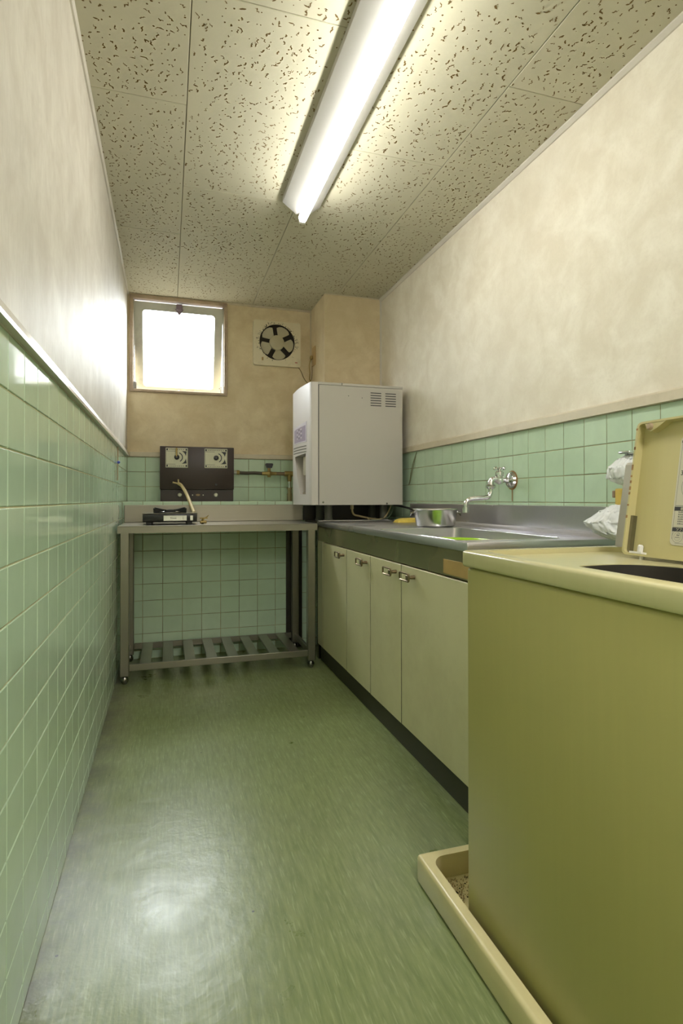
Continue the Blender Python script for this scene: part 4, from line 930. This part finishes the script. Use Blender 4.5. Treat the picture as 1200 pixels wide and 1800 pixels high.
# control console behind the lid
def cs_x(z): return 1.030 + (z - 0.85) * 0.17
b = MB().prism([(cs_x(0.8505), 0.8505), (1.17, 0.8505), (1.17, 1.046), (cs_x(1.046) + 0.006, 1.052), (cs_x(1.046), 1.046)], 1, 0.47, 1.107)
cn = b.build('control_console', PANEL, wm, smooth=0)
def cpart(u0, u1, z0, z1, d, mat, name, par):
    return MB().poly([(cs_x(z) - dd, y, z) for y in (u0, u1) for z in (z0, z1) for dd in (d, 0.0003)], [(0, 1, 5, 4), (0, 2, 3, 1), (0, 4, 6, 2), (2, 6, 7, 3), (4, 5, 7, 6), (1, 3, 7, 5)]).build(name, mat, par, smooth=0)
wn = cpart(0.50, 1.083, 0.905, 1.038, 0.0015, PANELD, 'console_window', cn)
for k in range(6): cpart(1.066, 1.074, 0.920 + k * 0.017, 0.929 + k * 0.017, 0.003, WHITE, 'indicator', wn)
for k in range(4): cpart(0.62 + k * 0.1, 0.67 + k * 0.1, 0.885, 0.902, 0.004, WHITE, 'push_button', cn)

# ---------------------------------------------------------------- washing-machine tap with bag
tp = thing('laundry_tap', 'brass tap on the tiled wall half hidden behind the open lid', 'tap', (XR, 1.40, 1.00))
MB().lathe([(0, 0), (0.026, 0), (0.024, -0.006), (0.012, -0.010), (0, -0.010)], (XR - 0.001, 1.40, 1.00), 'X', 20).tube([(XR - 0.008, 1.40, 1.00), (1.345, 1.40, 1.00)], 0.010, 12).tube([(1.350, 1.40, 1.025), (1.350, 1.40, 0.935)], [0.013, 0.011], 12).build('tap_body', BRASS, tp)
MB().tube([(1.350, 1.40, 1.02), (1.350, 1.40, 1.102)], 0.005, 8).build('stem', CHROME, tp)
MB().box(1.318, 1.382, 1.360, 1.402, 1.101, 1.109, 0.003, 2).build('tap_lever', CHROME, tp)
MB().box(1.326, 1.340, 1.425, 1.437, 0.968, 0.990, 0.002).build('clip', simple('clip_brown', (0.30, 0.20, 0.13), 0.5), tp)
MB().box(1.318, 1.338, 1.398, 1.417, 0.945, 0.996, 0.003).build('yellow_tag', simple('tag_yellow', (0.60, 0.44, 0.10), 0.4), tp)
def blob(name, pts, rads, seed):
    b = bmesh.new(); bmesh.ops.create_icosphere(b, subdivisions=5, radius=1)
    z0, z1 = pts[0][2], pts[-1][2]
    for v in b.verts:
        t_ = (v.co.z + 1) / 2; x = t_ * (len(pts) - 1); i = min(int(x), len(pts) - 2); f = x - i; f = f * f * (3 - 2 * f)
        c_ = Vector(pts[i]).lerp(Vector(pts[i + 1]), f); r = rads[i] + (rads[i + 1] - rads[i]) * f
        q = Vector((v.co.x, v.co.y, 0)); L_ = q.length; q = q / L_ if L_ > 1e-5 else q
        s = min(1, L_ * 1.5)
        nz = noise.noise(Vector((v.co.x * 2.2 + seed, v.co.y * 2.2, t_ * 3.2))) + 0.8 * abs(noise.noise(Vector((v.co.x * 5 + seed, v.co.y * 5, t_ * 7)))) + 0.4 * abs(noise.noise(Vector((v.co.x * 12, v.co.y * 12 + seed, t_ * 18)))) 
        v.co = c_ + q * r * s * (1 + 0.30 * nz) + Vector((0, 0, 0.006 * noise.noise(Vector((v.co.x * 9, v.co.y * 9 + seed, t_ * 9)))))
    me = D.meshes.new(name); b.to_mesh(me); b.free(); me.materials.append(BAG)
    for p in me.polygons: p.use_smooth = True
    o = D.objects.new(name, me); COL.objects.link(o); return o
bg_ = thing('plastic_bag', 'crumpled translucent white plastic bag tied around the laundry tap', 'bag', (1.33, 1.45, 0.86))
for o_ in (blob('bag_top', [(1.345, 1.405, 1.008), (1.338, 1.410, 1.03), (1.340, 1.408, 1.06), (1.350, 1.396, 1.085), (1.354, 1.385, 1.10)], [0.018, 0.034, 0.036, 0.026, 0.012], 3),
           blob('bag_bottom', [(1.325, 1.400, 0.838), (1.315, 1.420, 0.862), (1.305, 1.435, 0.892), (1.318, 1.425, 0.925), (1.330, 1.405, 0.948)], [0.034, 0.052, 0.056, 0.036, 0.014], 9)): put(o_, bg_)
